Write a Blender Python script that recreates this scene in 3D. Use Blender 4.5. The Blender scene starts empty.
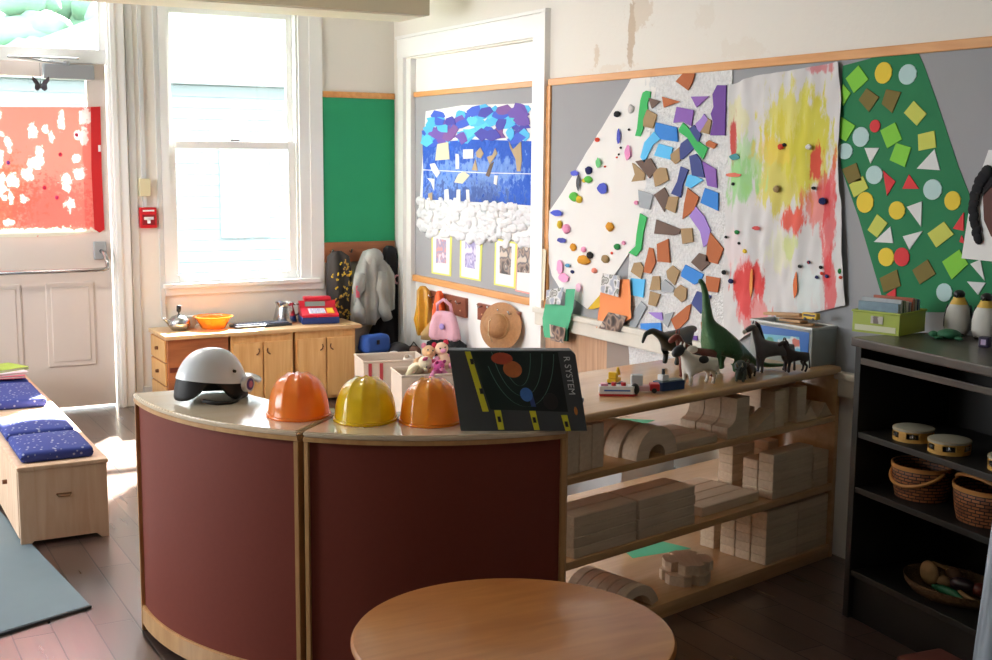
import bpy, bmesh, math, random
from mathutils import Vector, Matrix, Euler, noise as mnoise
R = math.radians
random.seed(7)
S = bpy.context.scene
C = S.collection
rnd = random.uniform

# ------------------------------------------------------------------ camera, world, sun, large lights, exposure
cam = bpy.data.objects.new('camera', bpy.data.cameras.new('camera'))
C.objects.link(cam)
cam.data.sensor_width = 36.0
cam.data.lens = 36.0*1222/992
cam.data.clip_start = 0.05
_y, _p, _r = R(29.26), R(8.07), R(-0.505)
_f = Vector((math.sin(_y)*math.cos(_p), math.cos(_y)*math.cos(_p), -math.sin(_p)))
_rt = Vector((math.cos(_y), -math.sin(_y), 0)); _up = _rt.cross(_f)
_R = _rt*math.cos(_r) - _up*math.sin(_r); _U = _up*math.cos(_r) + _rt*math.sin(_r)
cam.matrix_world = Matrix(((_R.x, _U.x, -_f.x, 0), (_R.y, _U.y, -_f.y, 0), (_R.z, _U.z, -_f.z, 1.6), (0, 0, 0, 1)))
S.camera = cam

S.view_settings.view_transform = 'Standard'
S.view_settings.look = 'None'
S.view_settings.gamma = 1.0
S.view_settings.use_curve_mapping = False
S.view_settings.exposure = 0.62
S.cycles.max_bounces = 10
S.cycles.diffuse_bounces = 5
S.cycles.transparent_max_bounces = 12
S.cycles.sample_clamp_indirect = 6.0
S.cycles.caustics_reflective = False
S.cycles.caustics_refractive = False
S.cycles.use_denoising = True

world = bpy.data.worlds.new('sky'); S.world = world
world.use_nodes = True
bg = world.node_tree.nodes['Background']
bg.inputs[0].default_value = (0.94, 0.97, 1.0, 1)
bg.inputs[1].default_value = 8.5

sun = bpy.data.objects.new('sun', bpy.data.lights.new('sun', 'SUN')); C.objects.link(sun)
sun.data.energy = 90.0; sun.data.angle = R(1.2); sun.data.color = (1.0, 0.93, 0.82)
sun.rotation_euler = Vector((-0.75, -1.0, -0.98)).to_track_quat('-Z', 'Y').to_euler()

def portal(loc, rot, sx, sy):
    l = bpy.data.lights.new('daylight_portal', 'AREA'); l.shape = 'RECTANGLE'; l.size = sx; l.size_y = sy
    l.cycles.is_portal = True
    o = bpy.data.objects.new('daylight_portal', l); C.objects.link(o); o.location = loc; o.rotation_euler = rot
portal((2.45, 7.93, 1.65), (R(-90), 0, 0), 0.95, 1.8)
portal((1.15, 7.93, 1.9), (R(-90), 0, 0), 1.0, 1.6)
portal((-2.44, 5.6, 1.7), (0, R(-90), 0), 1.9, 2.6)  # portal for the added left-wall window

def ceiling_fill(x, y, e, sx=1.2, sy=0.3):  # unseen soft fill light, added under the ceiling to brighten the room
    l = bpy.data.lights.new('ceiling_fill', 'AREA'); l.shape = 'RECTANGLE'; l.size = sx; l.size_y = sy
    l.energy = e; l.color = (1.0, 0.93, 0.84)
    o = bpy.data.objects.new('ceiling_fill', l); C.objects.link(o); o.location = (x, y, 2.88)
ceiling_fill(0.6, 5.8, 20)
ceiling_fill(0.2, 1.4, 2.5)

# ------------------------------------------------------------------ helpers
def lin(h):
    h = h.lstrip('#')
    v = [int(h[i:i+2], 16)/255 for i in (0, 2, 4)]
    return tuple(((q/12.92) if q <= 0.04045 else ((q+0.055)/1.055)**2.4) for q in v) + (1.0,)

MATS = {}
def mat(name, col, rough=0.5, metal=0.0, spec=0.5, var=0.0, vscale=12.0, bump=0.0, bscale=60.0, coat=0.0, sss=0.0, trans=0.0, sheen=0.0):
    if name in MATS: return MATS[name]
    m = bpy.data.materials.new(name); m.use_nodes = True
    nt = m.node_tree; b = nt.nodes['Principled BSDF']
    c = lin(col) if isinstance(col, str) else col
    b.inputs['Base Color'].default_value = c
    b.inputs['Roughness'].default_value = rough
    b.inputs['Metallic'].default_value = metal
    b.inputs['Specular IOR Level'].default_value = spec
    b.inputs['Coat Weight'].default_value = coat
    if sheen: b.inputs['Sheen Weight'].default_value = sheen
    if sss:
        b.inputs['Subsurface Weight'].default_value = sss
        b.inputs['Subsurface Radius'].default_value = (0.05, 0.03, 0.01)
    tc = None
    if var or bump:
        tc = nt.nodes.new('ShaderNodeTexCoord')
    if var:
        n = nt.nodes.new('ShaderNodeTexNoise'); n.inputs['Scale'].default_value = vscale; n.inputs['Detail'].default_value = 4
        nt.links.new(tc.outputs['Object'], n.inputs['Vector'])
        h = nt.nodes.new('ShaderNodeMix'); h.data_type = 'RGBA'
        h.inputs[6].default_value = tuple(max(0, q*(1-var)) for q in c[:3]) + (1,)
        h.inputs[7].default_value = tuple(min(1, q*(1+var)) for q in c[:3]) + (1,)
        nt.links.new(n.outputs['Fac'], h.inputs[0]); nt.links.new(h.outputs[2], b.inputs['Base Color'])
    if bump:
        n = nt.nodes.new('ShaderNodeTexNoise'); n.inputs['Scale'].default_value = bscale; n.inputs['Detail'].default_value = 3
        nt.links.new(tc.outputs['Object'], n.inputs['Vector'])
        bp = nt.nodes.new('ShaderNodeBump'); bp.inputs['Strength'].default_value = bump; bp.inputs['Distance'].default_value = 0.01
        nt.links.new(n.outputs['Fac'], bp.inputs['Height']); nt.links.new(bp.outputs[0], b.inputs['Normal'])
    if trans:
        out = nt.nodes['Material Output']
        t = nt.nodes.new('ShaderNodeBsdfTranslucent'); t.inputs[0].default_value = c
        mx = nt.nodes.new('ShaderNodeMixShader'); mx.inputs[0].default_value = trans
        nt.links.new(b.outputs[0], mx.inputs[1]); nt.links.new(t.outputs[0], mx.inputs[2]); nt.links.new(mx.outputs[0], out.inputs[0])
    MATS[name] = m
    return m

def wood(name, a, b_, scale=(3, 30, 30), rough=0.45, coat=0.0, rand=0.0, bump=0.0):
    if name in MATS: return MATS[name]
    m = bpy.data.materials.new(name); m.use_nodes = True
    nt = m.node_tree; b = nt.nodes['Principled BSDF']
    tc = nt.nodes.new('ShaderNodeTexCoord'); mp = nt.nodes.new('ShaderNodeMapping'); mp.inputs['Scale'].default_value = scale
    nt.links.new(tc.outputs['Object'], mp.inputs[0])
    vec = mp.outputs[0]
    n = nt.nodes.new('ShaderNodeTexNoise'); n.inputs['Scale'].default_value = 1.0; n.inputs['Detail'].default_value = 5; n.inputs['Distortion'].default_value = 0.6
    nt.links.new(vec, n.inputs['Vector'])
    cr = nt.nodes.new('ShaderNodeValToRGB'); cr.color_ramp.elements[0].position = 0.3; cr.color_ramp.elements[1].position = 0.7
    cr.color_ramp.elements[0].color = lin(a); cr.color_ramp.elements[1].color = lin(b_)
    nt.links.new(n.outputs['Fac'], cr.inputs[0])
    col = cr.outputs[0]
    if rand:
        oi = nt.nodes.new('ShaderNodeObjectInfo'); hs = nt.nodes.new('ShaderNodeHueSaturation')
        mr = nt.nodes.new('ShaderNodeMapRange'); mr.inputs[3].default_value = 1-rand; mr.inputs[4].default_value = 1+rand
        nt.links.new(oi.outputs['Random'], mr.inputs[0]); nt.links.new(mr.outputs[0], hs.inputs['Value'])
        nt.links.new(col, hs.inputs['Color']); col = hs.outputs[0]
    nt.links.new(col, b.inputs['Base Color'])
    b.inputs['Roughness'].default_value = rough; b.inputs['Coat Weight'].default_value = coat; b.inputs['Coat Roughness'].default_value = 0.12
    if bump:
        bp = nt.nodes.new('ShaderNodeBump'); bp.inputs['Strength'].default_value = bump; bp.inputs['Distance'].default_value = 0.004
        nt.links.new(n.outputs['Fac'], bp.inputs['Height']); nt.links.new(bp.outputs[0], b.inputs['Normal'])
    MATS[name] = m
    return m

def blobmat(name, base, blobs, ax=(1, 2), nscale=9.0, jag=0.9, rough=0.8, streak=(1, 1, 1), trans=0.0, bump=0.0):
    """paper with paint: blobs = [(colour, u, v, ru, rv, opacity)] in object coordinates along axes ax"""
    m = bpy.data.materials.new(name); m.use_nodes = True
    nt = m.node_tree; b = nt.nodes['Principled BSDF']; b.inputs['Roughness'].default_value = rough; b.inputs['Specular IOR Level'].default_value = 0.25
    tc = nt.nodes.new('ShaderNodeTexCoord'); sp = nt.nodes.new('ShaderNodeSeparateXYZ'); nt.links.new(tc.outputs['Object'], sp.inputs[0])
    mp = nt.nodes.new('ShaderNodeMapping'); mp.inputs['Scale'].default_value = streak; nt.links.new(tc.outputs['Object'], mp.inputs[0])
    n = nt.nodes.new('ShaderNodeTexNoise'); n.inputs['Scale'].default_value = nscale; n.inputs['Detail'].default_value = 6
    n.inputs['Roughness'].default_value = 0.65
    nt.links.new(mp.outputs[0], n.inputs['Vector'])
    def M(op, a, b2=None):
        q = nt.nodes.new('ShaderNodeMath'); q.operation = op
        for i, w in enumerate((a, b2)):
            if w is None: continue
            if isinstance(w, (int, float)): q.inputs[i].default_value = w
            else: nt.links.new(w, q.inputs[i])
        return q.outputs[0]
    nz = M('MULTIPLY', M('SUBTRACT', n.outputs['Fac'], 0.5), jag*4)
    col = None
    prev = nt.nodes.new('ShaderNodeRGB'); prev.outputs[0].default_value = lin(base); col = prev.outputs[0]
    for (cc, u, v, ru, rv, op) in blobs:
        du = M('DIVIDE', M('SUBTRACT', sp.outputs[ax[0]], u), ru); dv = M('DIVIDE', M('SUBTRACT', sp.outputs[ax[1]], v), rv)
        d = M('SQRT', M('ADD', M('MULTIPLY', du, du), M('MULTIPLY', dv, dv)))
        mr = nt.nodes.new('ShaderNodeMapRange'); mr.interpolation_type = 'SMOOTHSTEP'
        mr.inputs[1].default_value = 1.15; mr.inputs[2].default_value = 0.75; mr.inputs[3].default_value = 0; mr.inputs[4].default_value = op
        nt.links.new(M('ADD', d, nz), mr.inputs[0])
        mx = nt.nodes.new('ShaderNodeMix'); mx.data_type = 'RGBA'
        nt.links.new(mr.outputs[0], mx.inputs[0]); nt.links.new(col, mx.inputs[6]); mx.inputs[7].default_value = lin(cc)
        col = mx.outputs[2]
    nt.links.new(col, b.inputs['Base Color'])
    if bump:
        n2 = nt.nodes.new('ShaderNodeTexNoise'); n2.inputs['Scale'].default_value = 35; nt.links.new(tc.outputs['Object'], n2.inputs['Vector'])
        bp = nt.nodes.new('ShaderNodeBump'); bp.inputs['Strength'].default_value = bump; bp.inputs['Distance'].default_value = 0.02
        nt.links.new(n2.outputs['Fac'], bp.inputs['Height']); nt.links.new(bp.outputs[0], b.inputs['Normal'])
    if trans:
        out = nt.nodes['Material Output']; t = nt.nodes.new('ShaderNodeBsdfTranslucent'); nt.links.new(col, t.inputs[0])
        mx = nt.nodes.new('ShaderNodeMixShader'); mx.inputs[0].default_value = trans
        nt.links.new(b.outputs[0], mx.inputs[1]); nt.links.new(t.outputs[0], mx.inputs[2]); nt.links.new(mx.outputs[0], out.inputs[0])
    return m

def glassmat(name, tint=(0.97, 0.99, 1.0, 1)):
    m = bpy.data.materials.new(name); m.use_nodes = True
    nt = m.node_tree; nt.nodes.remove(nt.nodes['Principled BSDF']); out = nt.nodes['Material Output']
    t = nt.nodes.new('ShaderNodeBsdfTransparent'); t.inputs[0].default_value = tint
    g = nt.nodes.new('ShaderNodeBsdfGlossy'); g.inputs['Roughness'].default_value = 0.02
    mx = nt.nodes.new('ShaderNodeMixShader'); mx.inputs[0].default_value = 0.06
    nt.links.new(t.outputs[0], mx.inputs[1]); nt.links.new(g.outputs[0], mx.inputs[2]); nt.links.new(mx.outputs[0], out.inputs[0])
    return m

class B:
    def __init__(s): s.bm = bmesh.new()
    def _add(s, verts, M):
        if M is not None: bmesh.ops.transform(s.bm, matrix=M, verts=verts)
    def box(s, lo, hi, bev=0.0, M=None, seg=2):
        sx, sy, sz = (hi[i]-lo[i] for i in range(3)); c = [(hi[i]+lo[i])/2 for i in range(3)]
        r = bmesh.ops.create_cube(s.bm, size=1.0, matrix=Matrix.Translation(c) @ Matrix.Diagonal((sx, sy, sz, 1)))
        vs = r['verts']
        if bev:
            es = list({e for v in vs for e in v.link_edges})
            q = bmesh.ops.bevel(s.bm, geom=es, offset=min(bev, 0.45*min(abs(sx), abs(sy), abs(sz))), segments=seg, affect='EDGES', profile=0.6)
            vs = list({v for f in q['faces'] for v in f.verts} | {v for v in vs if v.is_valid})
            # collect whole island
            seen = set(vs); st = list(vs)
            while st:
                v = st.pop()
                for e in v.link_edges:
                    w = e.other_vert(v)
                    if w not in seen: seen.add(w); st.append(w)
            vs = list(seen)
        s._add(vs, M); return s
    def cyl(s, p0, p1, r, r1=None, n=20, M=None):
        p0 = Vector(p0); p1 = Vector(p1); d = p1-p0; L = d.length
        q = d.to_track_quat('Z', 'Y').to_matrix().to_4x4()
        mm = Matrix.Translation((p0+p1)/2) @ q
        k = bmesh.ops.create_cone(s.bm, cap_ends=True, segments=n, radius1=r, radius2=r if r1 is None else r1, depth=L, matrix=mm)
        s._add(k['verts'], M); return s
    def ell(s, c, rad, rot=None, n=16, M=None):
        if not hasattr(rad, '__len__'): rad = (rad,)*3
        mm = Matrix.Translation(c) @ (Euler(rot).to_matrix().to_4x4() if rot else Matrix()) @ Matrix.Diagonal((*rad, 1))
        k = bmesh.ops.create_uvsphere(s.bm, u_segments=n, v_segments=max(6, n*2//3), radius=1.0, matrix=mm)
        s._add(k['verts'], M); return s
    def tube(s, pts, r, n=10, M=None, closed=False):
        pts = [Vector(p) for p in pts]; m = len(pts)
        rr = r if hasattr(r, '__len__') else [r]*m
        rings = []; up = Vector((0, 0, 1))
        for i, p in enumerate(pts):
            if closed: d = pts[(i+1) % m]-pts[i-1]
            else: d = pts[min(i+1, m-1)]-pts[max(i-1, 0)]
            d.normalize()
            a = up.cross(d)
            if a.length < 1e-3: a = Vector((1, 0, 0)).cross(d)
            a.normalize(); b = d.cross(a); b.normalize()
            rings.append([s.bm.verts.new(p + rr[i]*(a*math.cos(t*2*math.pi/n) + b*math.sin(t*2*math.pi/n))) for t in range(n)])
        for i in range(m if closed else m-1):
            A, Bq = rings[i], rings[(i+1) % m]
            for t in range(n): s.bm.faces.new((A[t], A[(t+1) % n], Bq[(t+1) % n], Bq[t]))
        if not closed:
            s.bm.faces.new(rings[0][::-1]); s.bm.faces.new(rings[-1])
        s._add([v for q in rings for v in q], M); return s
    def lathe(s, prof, c=(0, 0, 0), n=32, M=None, sx=1, sy=1):
        rings = []
        for (r, z) in prof:
            if r < 1e-5: rings.append([s.bm.verts.new((c[0], c[1], c[2]+z))])
            else: rings.append([s.bm.verts.new((c[0]+sx*r*math.cos(t*2*math.pi/n), c[1]+sy*r*math.sin(t*2*math.pi/n), c[2]+z)) for t in range(n)])
        for A, Bq in zip(rings, rings[1:]):
            for t in range(n):
                a, a2 = A[t % len(A)], A[(t+1) % len(A)]; b, b2 = Bq[t % len(Bq)], Bq[(t+1) % len(Bq)]
                vs = []
                for v in (a, a2, b2, b):
                    if v not in vs: vs.append(v)
                if len(vs) > 2: s.bm.faces.new(vs)
        s._add([v for q in rings for v in q], M); return s
    def prism(s, poly, f, t):
        """poly 2D -> f(u,v,w) 3D, w from 0 to t"""
        a = [s.bm.verts.new(f(u, v, 0)) for u, v in poly]; b = [s.bm.verts.new(f(u, v, t)) for u, v in poly]
        s.bm.faces.new(a[::-1]); s.bm.faces.new(b); n = len(poly)
        for i in range(n): s.bm.faces.new((a[i], a[(i+1) % n], b[(i+1) % n], b[i]))
        return s
    def grid(s, fn, nu, nv, closed_u=False):
        g = [[s.bm.verts.new(fn(i/(nu if closed_u else nu-1), j/(nv-1))) for j in range(nv)] for i in range(nu)]
        for i in range(nu if closed_u else nu-1):
            for j in range(nv-1):
                s.bm.faces.new((g[i][j], g[(i+1) % nu][j], g[(i+1) % nu][j+1], g[i][j+1]))
        return s
    def thick(s, t):
        bmesh.ops.recalc_face_normals(s.bm, faces=s.bm.faces)
        bmesh.ops.solidify(s.bm, geom=s.bm.faces[:], thickness=t); return s
    def mesh(s, name, m, smooth=None):
        bmesh.ops.recalc_face_normals(s.bm, faces=s.bm.faces)
        me = bpy.data.meshes.new(name); s.bm.to_mesh(me); s.bm.free()
        if m is not None: me.materials.append(m)
        if smooth is not None:
            for p in me.polygons: p.use_smooth = True
            if smooth < 180: me.set_sharp_from_angle(angle=R(smooth))
        return me
    def out(s, name, m, parent=None, smooth=None, loc=None, label=None):
        o = bpy.data.objects.new(name, s.mesh(name, m, smooth)); C.objects.link(o)
        if parent is not None: o.parent = parent
        if loc is not None: o.location = loc
        if label: o['label'] = label
        return o

def tag(o, label, cat, group=None, kind=None):
    o['label'] = label; o['category'] = cat
    if group: o['group'] = group
    if kind: o['kind'] = kind
    return o
def thing(name, label, cat, loc=(0, 0, 0), rz=0.0, group=None, rot=None):
    o = bpy.data.objects.new(name, None); C.objects.link(o); o.empty_display_size = 0.05
    o.location = loc; o.rotation_euler = rot if rot else (0, 0, rz)
    return tag(o, label, cat, group)
def struct(o): o['kind'] = 'structure'; return o
def dup(root, loc, rz, label, group=None, name=None):
    r = root.copy(); C.objects.link(r); r.location = loc; r.rotation_euler = (0, 0, rz); r['label'] = label
    if group: r['group'] = group
    for ch in list(root.children):
        c = ch.copy(); C.objects.link(c); c.parent = r
        for g in list(ch.children):
            d = g.copy(); C.objects.link(d); d.parent = c
    return r
def skin(name, chains, m, parent=None, sub=1, smooth=True):
    """chains = list of [(x,y,z,r), ...]; chains that share a first point are joined there"""
    me = bpy.data.meshes.new(name); vs = []; es = []; idx = {}; rad = []
    for ch in chains:
        prev = None
        for (x, y, z, r) in ch:
            k = (round(x, 4), round(y, 4), round(z, 4))
            if k not in idx: idx[k] = len(vs); vs.append((x, y, z)); rad.append(r)
            if prev is not None: es.append((prev, idx[k]))
            prev = idx[k]
    me.from_pydata(vs, es, []); o = bpy.data.objects.new(name, me); C.objects.link(o)
    sk = o.modifiers.new('Skin', 'SKIN'); sk.use_smooth_shade = smooth
    for i, r in enumerate(rad):
        rr = r if hasattr(r, '__len__') else (r, r)
        me.skin_vertices[0].data[i].radius = rr
    me.skin_vertices[0].data[0].use_root = True
    ss = o.modifiers.new('Sub', 'SUBSURF'); ss.levels = sub; ss.render_levels = sub
    dg = bpy.context.evaluated_depsgraph_get(); dg.update()
    nm = bpy.data.meshes.new_from_object(o.evaluated_get(dg)); o.modifiers.clear(); o.data = nm; nm.name = name
    nm.materials.clear(); nm.materials.append(m)
    for p in nm.polygons: p.use_smooth = True
    if parent is not None: o.parent = parent
    return o
def text(body, size, m, parent, M, depth=0.0005, name='lettering'):
    cu = bpy.data.curves.new(name, 'FONT'); cu.body = body; cu.size = size; cu.extrude = depth; cu.align_x = 'CENTER'; cu.align_y = 'CENTER'
    q = bpy.data.objects.new(name, cu); C.objects.link(q)
    dg = bpy.context.evaluated_depsgraph_get(); dg.update()
    me = bpy.data.meshes.new_from_object(q.evaluated_get(dg)); me.name = name; me.materials.clear(); me.materials.append(m)
    bpy.data.objects.remove(q)
    o = bpy.data.objects.new(name, me); C.objects.link(o); o.parent = parent; me.transform(M)
    return o

WX = 3.57           # right wall plane
BY = 7.84           # back wall plane
def wallf(x0):      # (y,z,w) on the right wall, w grows into the room
    return lambda u, v, w: Vector((x0-w, u, v))
def backf(y0):
    return lambda u, v, w: Vector((u, y0-w, v))

# ------------------------------------------------------------------ materials
m_wall = mat('cream_plaster', '#e6e2da', 0.85, bump=0.15, bscale=18, var=0.02, vscale=3)
m_white = mat('white_gloss_paint', '#eeeeec', 0.4, bump=0.03, bscale=40)
m_trim = mat('grey_white_trim', '#cfd0ce', 0.45)
m_door = mat('door_paint', '#dcd0c8', 0.45)
m_ceil = mat('ceiling_white', '#e8e6e0', 0.9)
m_rail = wood('orange_pine', '#c98a4c', '#dca163', (25, 3, 25), 0.45)
m_brownrail = wood('brown_rail', '#8a5335', '#a0643f', (4, 30, 30), 0.5)
m_grey = mat('grey_pinboard', '#9a9ca0', 0.85, var=0.03, vscale=5)
m_green = mat('green_pinboard', '#1d9464', 0.8, var=0.04, vscale=3)
m_maple = wood('maple', '#d9b27c', '#e6c595', (3, 40, 40), 0.4, coat=0.25)
m_pine = wood('counter_pine', '#d8a262', '#e8bd80', (40, 40, 3), 0.45, coat=0.2)
m_pinered = wood('cabinet_cherry', '#9a5a36', '#b57045', (3, 30, 30), 0.4, coat=0.2)
m_bench = wood('birch_ply', '#d6ae8e', '#e4c6aa', (30, 30, 3), 0.5)
m_block = wood('block_maple', '#d3bb9f', '#e2cdb3', (8, 60, 60), 0.6, rand=0.10)
m_lam = wood('laminate_top', '#dcc9ae', '#e2d2ba', (3, 20, 20), 0.16, coat=0.6)
m_table = wood('oak_table', '#a8662f', '#bd7c41', (4, 26, 26), 0.35, coat=0.3)
m_shelf = wood('shelf_maple', '#c79a68', '#d8ae7e', (3, 30, 30), 0.3, coat=0.5)
m_maroon = mat('maroon_laminate', '#78382c', 0.6, spec=0.25, var=0.06, vscale=60)
m_black = mat('black_cabinet', '#16130f', 0.55, var=0.25, vscale=25)
m_blackplastic = mat('black_plastic', '#17171a', 0.35)
m_metal = mat('brushed_metal', '#b9bbbd', 0.25, metal=1.0)
m_steel = mat('steel_grey', '#a9aeb4', 0.45, metal=0.3)
m_dark = mat('dark_rubber', '#2a2a2c', 0.6)
m_glass = glassmat('window_glass')
m_paper = mat('white_paper', '#e8e8e6', 0.8, bump=0.3, bscale=14)

# ------------------------------------------------------------------ room shell
def brickfloor():
    m = bpy.data.materials.new('dark_plank_floor'); m.use_nodes = True
    nt = m.node_tree; b = nt.nodes['Principled BSDF']; tc = nt.nodes.new('ShaderNodeTexCoord')
    mp = nt.nodes.new('ShaderNodeMapping'); mp.inputs['Rotation'].default_value = (0, 0, R(90)); mp.inputs['Location'].default_value = (0.0, 0.023, 0)
    nt.links.new(tc.outputs['Object'], mp.inputs[0])
    br = nt.nodes.new('ShaderNodeTexBrick'); br.inputs['Scale'].default_value = 1.0
    br.inputs['Brick Width'].default_value = 0.95; br.inputs['Row Height'].default_value = 0.131; br.inputs['Mortar Size'].default_value = 0.0035
    br.offset = 0.37; br.inputs['Color1'].default_value = lin('#665049'); br.inputs['Color2'].default_value = lin('#4c3c36'); br.inputs['Mortar'].default_value = lin('#1d1714')
    br.inputs['Mortar Smooth'].default_value = 0.3
    nt.links.new(mp.outputs[0], br.inputs['Vector'])
    mp2 = nt.nodes.new('ShaderNodeMapping'); mp2.inputs['Scale'].default_value = (22, 2.2, 5); nt.links.new(tc.outputs['Object'], mp2.inputs[0])
    n = nt.nodes.new('ShaderNodeTexNoise'); n.inputs['Scale'].default_value = 1; n.inputs['Detail'].default_value = 6; nt.links.new(mp2.outputs[0], n.inputs['Vector'])
    mx = nt.nodes.new('ShaderNodeMix'); mx.data_type = 'RGBA'; mx.blend_type = 'MULTIPLY'; mx.inputs[0].default_value = 0.8
    cr = nt.nodes.new('ShaderNodeValToRGB'); cr.color_ramp.elements[0].position = 0.3; cr.color_ramp.elements[0].color = (0.5, 0.47, 0.45, 1); cr.color_ramp.elements[1].position = 0.65; cr.color_ramp.elements[1].color = (1, 1, 1, 1)
    nt.links.new(n.outputs['Fac'], cr.inputs[0]); nt.links.new(br.outputs['Color'], mx.inputs[6]); nt.links.new(cr.outputs[0], mx.inputs[7])
    nt.links.new(mx.outputs[2], b.inputs['Base Color'])
    b.inputs['Coat Weight'].default_value = 0.6; b.inputs['Coat Roughness'].default_value = 0.22
    rr = nt.nodes.new('ShaderNodeMapRange'); rr.inputs[3].default_value = 0.2; rr.inputs[4].default_value = 0.42; nt.links.new(n.outputs['Fac'], rr.inputs[0]); nt.links.new(rr.outputs[0], b.inputs['Roughness'])
    bp = nt.nodes.new('ShaderNodeBump'); bp.inputs['Strength'].default_value = 0.5; bp.inputs['Distance'].default_value = 0.004; bp.invert = True
    nt.links.new(br.outputs['Fac'], bp.inputs['Height']); nt.links.new(bp.outputs[0], b.inputs['Normal'])
    return m

def wallmat_peel():
    m = bpy.data.materials.new('peeling_plaster'); m.use_nodes = True
    nt = m.node_tree; b = nt.nodes['Principled BSDF']; b.inputs['Roughness'].default_value = 0.85
    tc = nt.nodes.new('ShaderNodeTexCoord'); sp = nt.nodes.new('ShaderNodeSeparateXYZ'); nt.links.new(tc.outputs['Object'], sp.inputs[0])
    n = nt.nodes.new('ShaderNodeTexNoise'); n.inputs['Scale'].default_value = 11; n.inputs['Detail'].default_value = 7; n.inputs['Roughness'].default_value = 0.7
    nt.links.new(tc.outputs['Object'], n.inputs['Vector'])
    def M(op, *a):
        q = nt.nodes.new('ShaderNodeMath'); q.operation = op
        for i, w in enumerate(a):
            if isinstance(w, (int, float)): q.inputs[i].default_value = w
            else: nt.links.new(w, q.inputs[i])
        return q.outputs[0]
    col = nt.nodes.new('ShaderNodeRGB').outputs[0]; col.node.outputs[0].default_value = lin('#e6e2da'); c = col
    for (y, z, ry, rz, cc, op) in PEEL:
        du = M('DIVIDE', M('SUBTRACT', sp.outputs[1], y), ry); dv = M('DIVIDE', M('SUBTRACT', sp.outputs[2], z), rz)
        d = M('ADD', M('SQRT', M('ADD', M('MULTIPLY', du, du), M('MULTIPLY', dv, dv))), M('MULTIPLY', M('SUBTRACT', n.outputs['Fac'], 0.5), 4.5))
        mr = nt.nodes.new('ShaderNodeMapRange'); mr.inputs[1].default_value = 1.0; mr.inputs[2].default_value = 0.8; mr.inputs[3].default_value = 0; mr.inputs[4].default_value = op
        nt.links.new(d, mr.inputs[0]); mx = nt.nodes.new('ShaderNodeMix'); mx.data_type = 'RGBA'
        nt.links.new(mr.outputs[0], mx.inputs[0]); nt.links.new(c, mx.inputs[6]); mx.inputs[7].default_value = lin(cc); c = mx.outputs[2]
    nt.links.new(c, b.inputs['Base Color'])
    bp = nt.nodes.new('ShaderNodeBump'); bp.inputs['Strength'].default_value = 0.2; bp.inputs['Distance'].default_value = 0.02
    nt.links.new(n.outputs['Fac'], bp.inputs['Height']); nt.links.new(bp.outputs[0], b.inputs['Normal'])
    return m
PEEL = [(q[0], q[1], q[2], q[3], cc, op) for q, cc, op in zip([(5.042, 2.193, 0.027, 0.203), (5.338, 2.116, 0.037, 0.071), (5.2, 2.048, 0.173, 0.02), (4.472, 2.218, 0.07, 0.071), (4.225, 2.077, 0.129, 0.043), (4.972, 2.301, 0.098, 0.085)], ['#b39a7e', '#cbb89f', '#dcd0c0', '#ddd5c9', '#ded5c8', '#cbb8a0'], [0.7, 0.6, 0.5, 0.4, 0.4, 0.5])]

struct(B().box((-2.6, -2.1, -0.12), (3.8, 8.0, 0)).out('floor', brickfloor()))
struct(B().box((-2.6, -2.1, 2.9), (3.8, 8.0, 3.0)).out('ceiling', m_ceil))
# back wall: openings for the door with its transom (x .70-1.655, z 0-2.62) and the window (x 1.99-2.88, z .77-2.55)
wb = B()
wb.box((-2.6, BY, 0), (0.70, 8.0, 2.9)).box((0.70, BY, 2.62), (1.655, 8.0, 2.9)).box((1.655, BY, 0), (1.99, 8.0, 2.9))
wb.box((1.99, BY, 0), (2.88, 8.0, 0.77)).box((1.99, BY, 2.55), (2.88, 8.0, 2.9)).box((2.88, BY, 0), (3.8, 8.0, 2.9))
struct(wb.out('wall_back', m_wall))
wr = B()
wr.box((WX, -2.1, 0), (3.8, 5.94, 2.9)).box((WX, 5.94, 2.245), (3.8, 7.65, 2.9)).box((WX, 7.65, 0), (3.8, BY, 2.9)).box((3.615, 5.94, 0), (3.8, 7.65, 2.245))
struct(wr.out('wall_right', wallmat_peel()))
wl = B()
wl.box((-2.6, -2.1, 0), (-2.45, 4.3, 2.9)).box((-2.6, 6.9, 0), (-2.45, BY, 2.9)).box((-2.6, 4.3, 0), (-2.45, 6.9, 0.75)).box((-2.6, 4.3, 2.65), (-2.45, 6.9, 2.9))
struct(wl.out('wall_left', m_wall))
struct(B().box((-2.6, -2.1, 0), (3.8, -2.0, 2.9)).out('wall_rear', m_wall))
w3 = struct(B().box((-2.56, 4.3, 0.75), (-2.48, 4.36, 2.65)).box((-2.56, 6.84, 0.75), (-2.48, 6.9, 2.65)).box((-2.56, 5.57, 0.81), (-2.48, 5.63, 2.59)).box((-2.56, 4.36, 0.75), (-2.48, 6.84, 0.81)).box((-2.56, 4.36, 2.59), (-2.48, 6.84, 2.65)).out('added_window', m_white))  # unseen left-wall window, added to let side light reach the right wall

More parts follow.
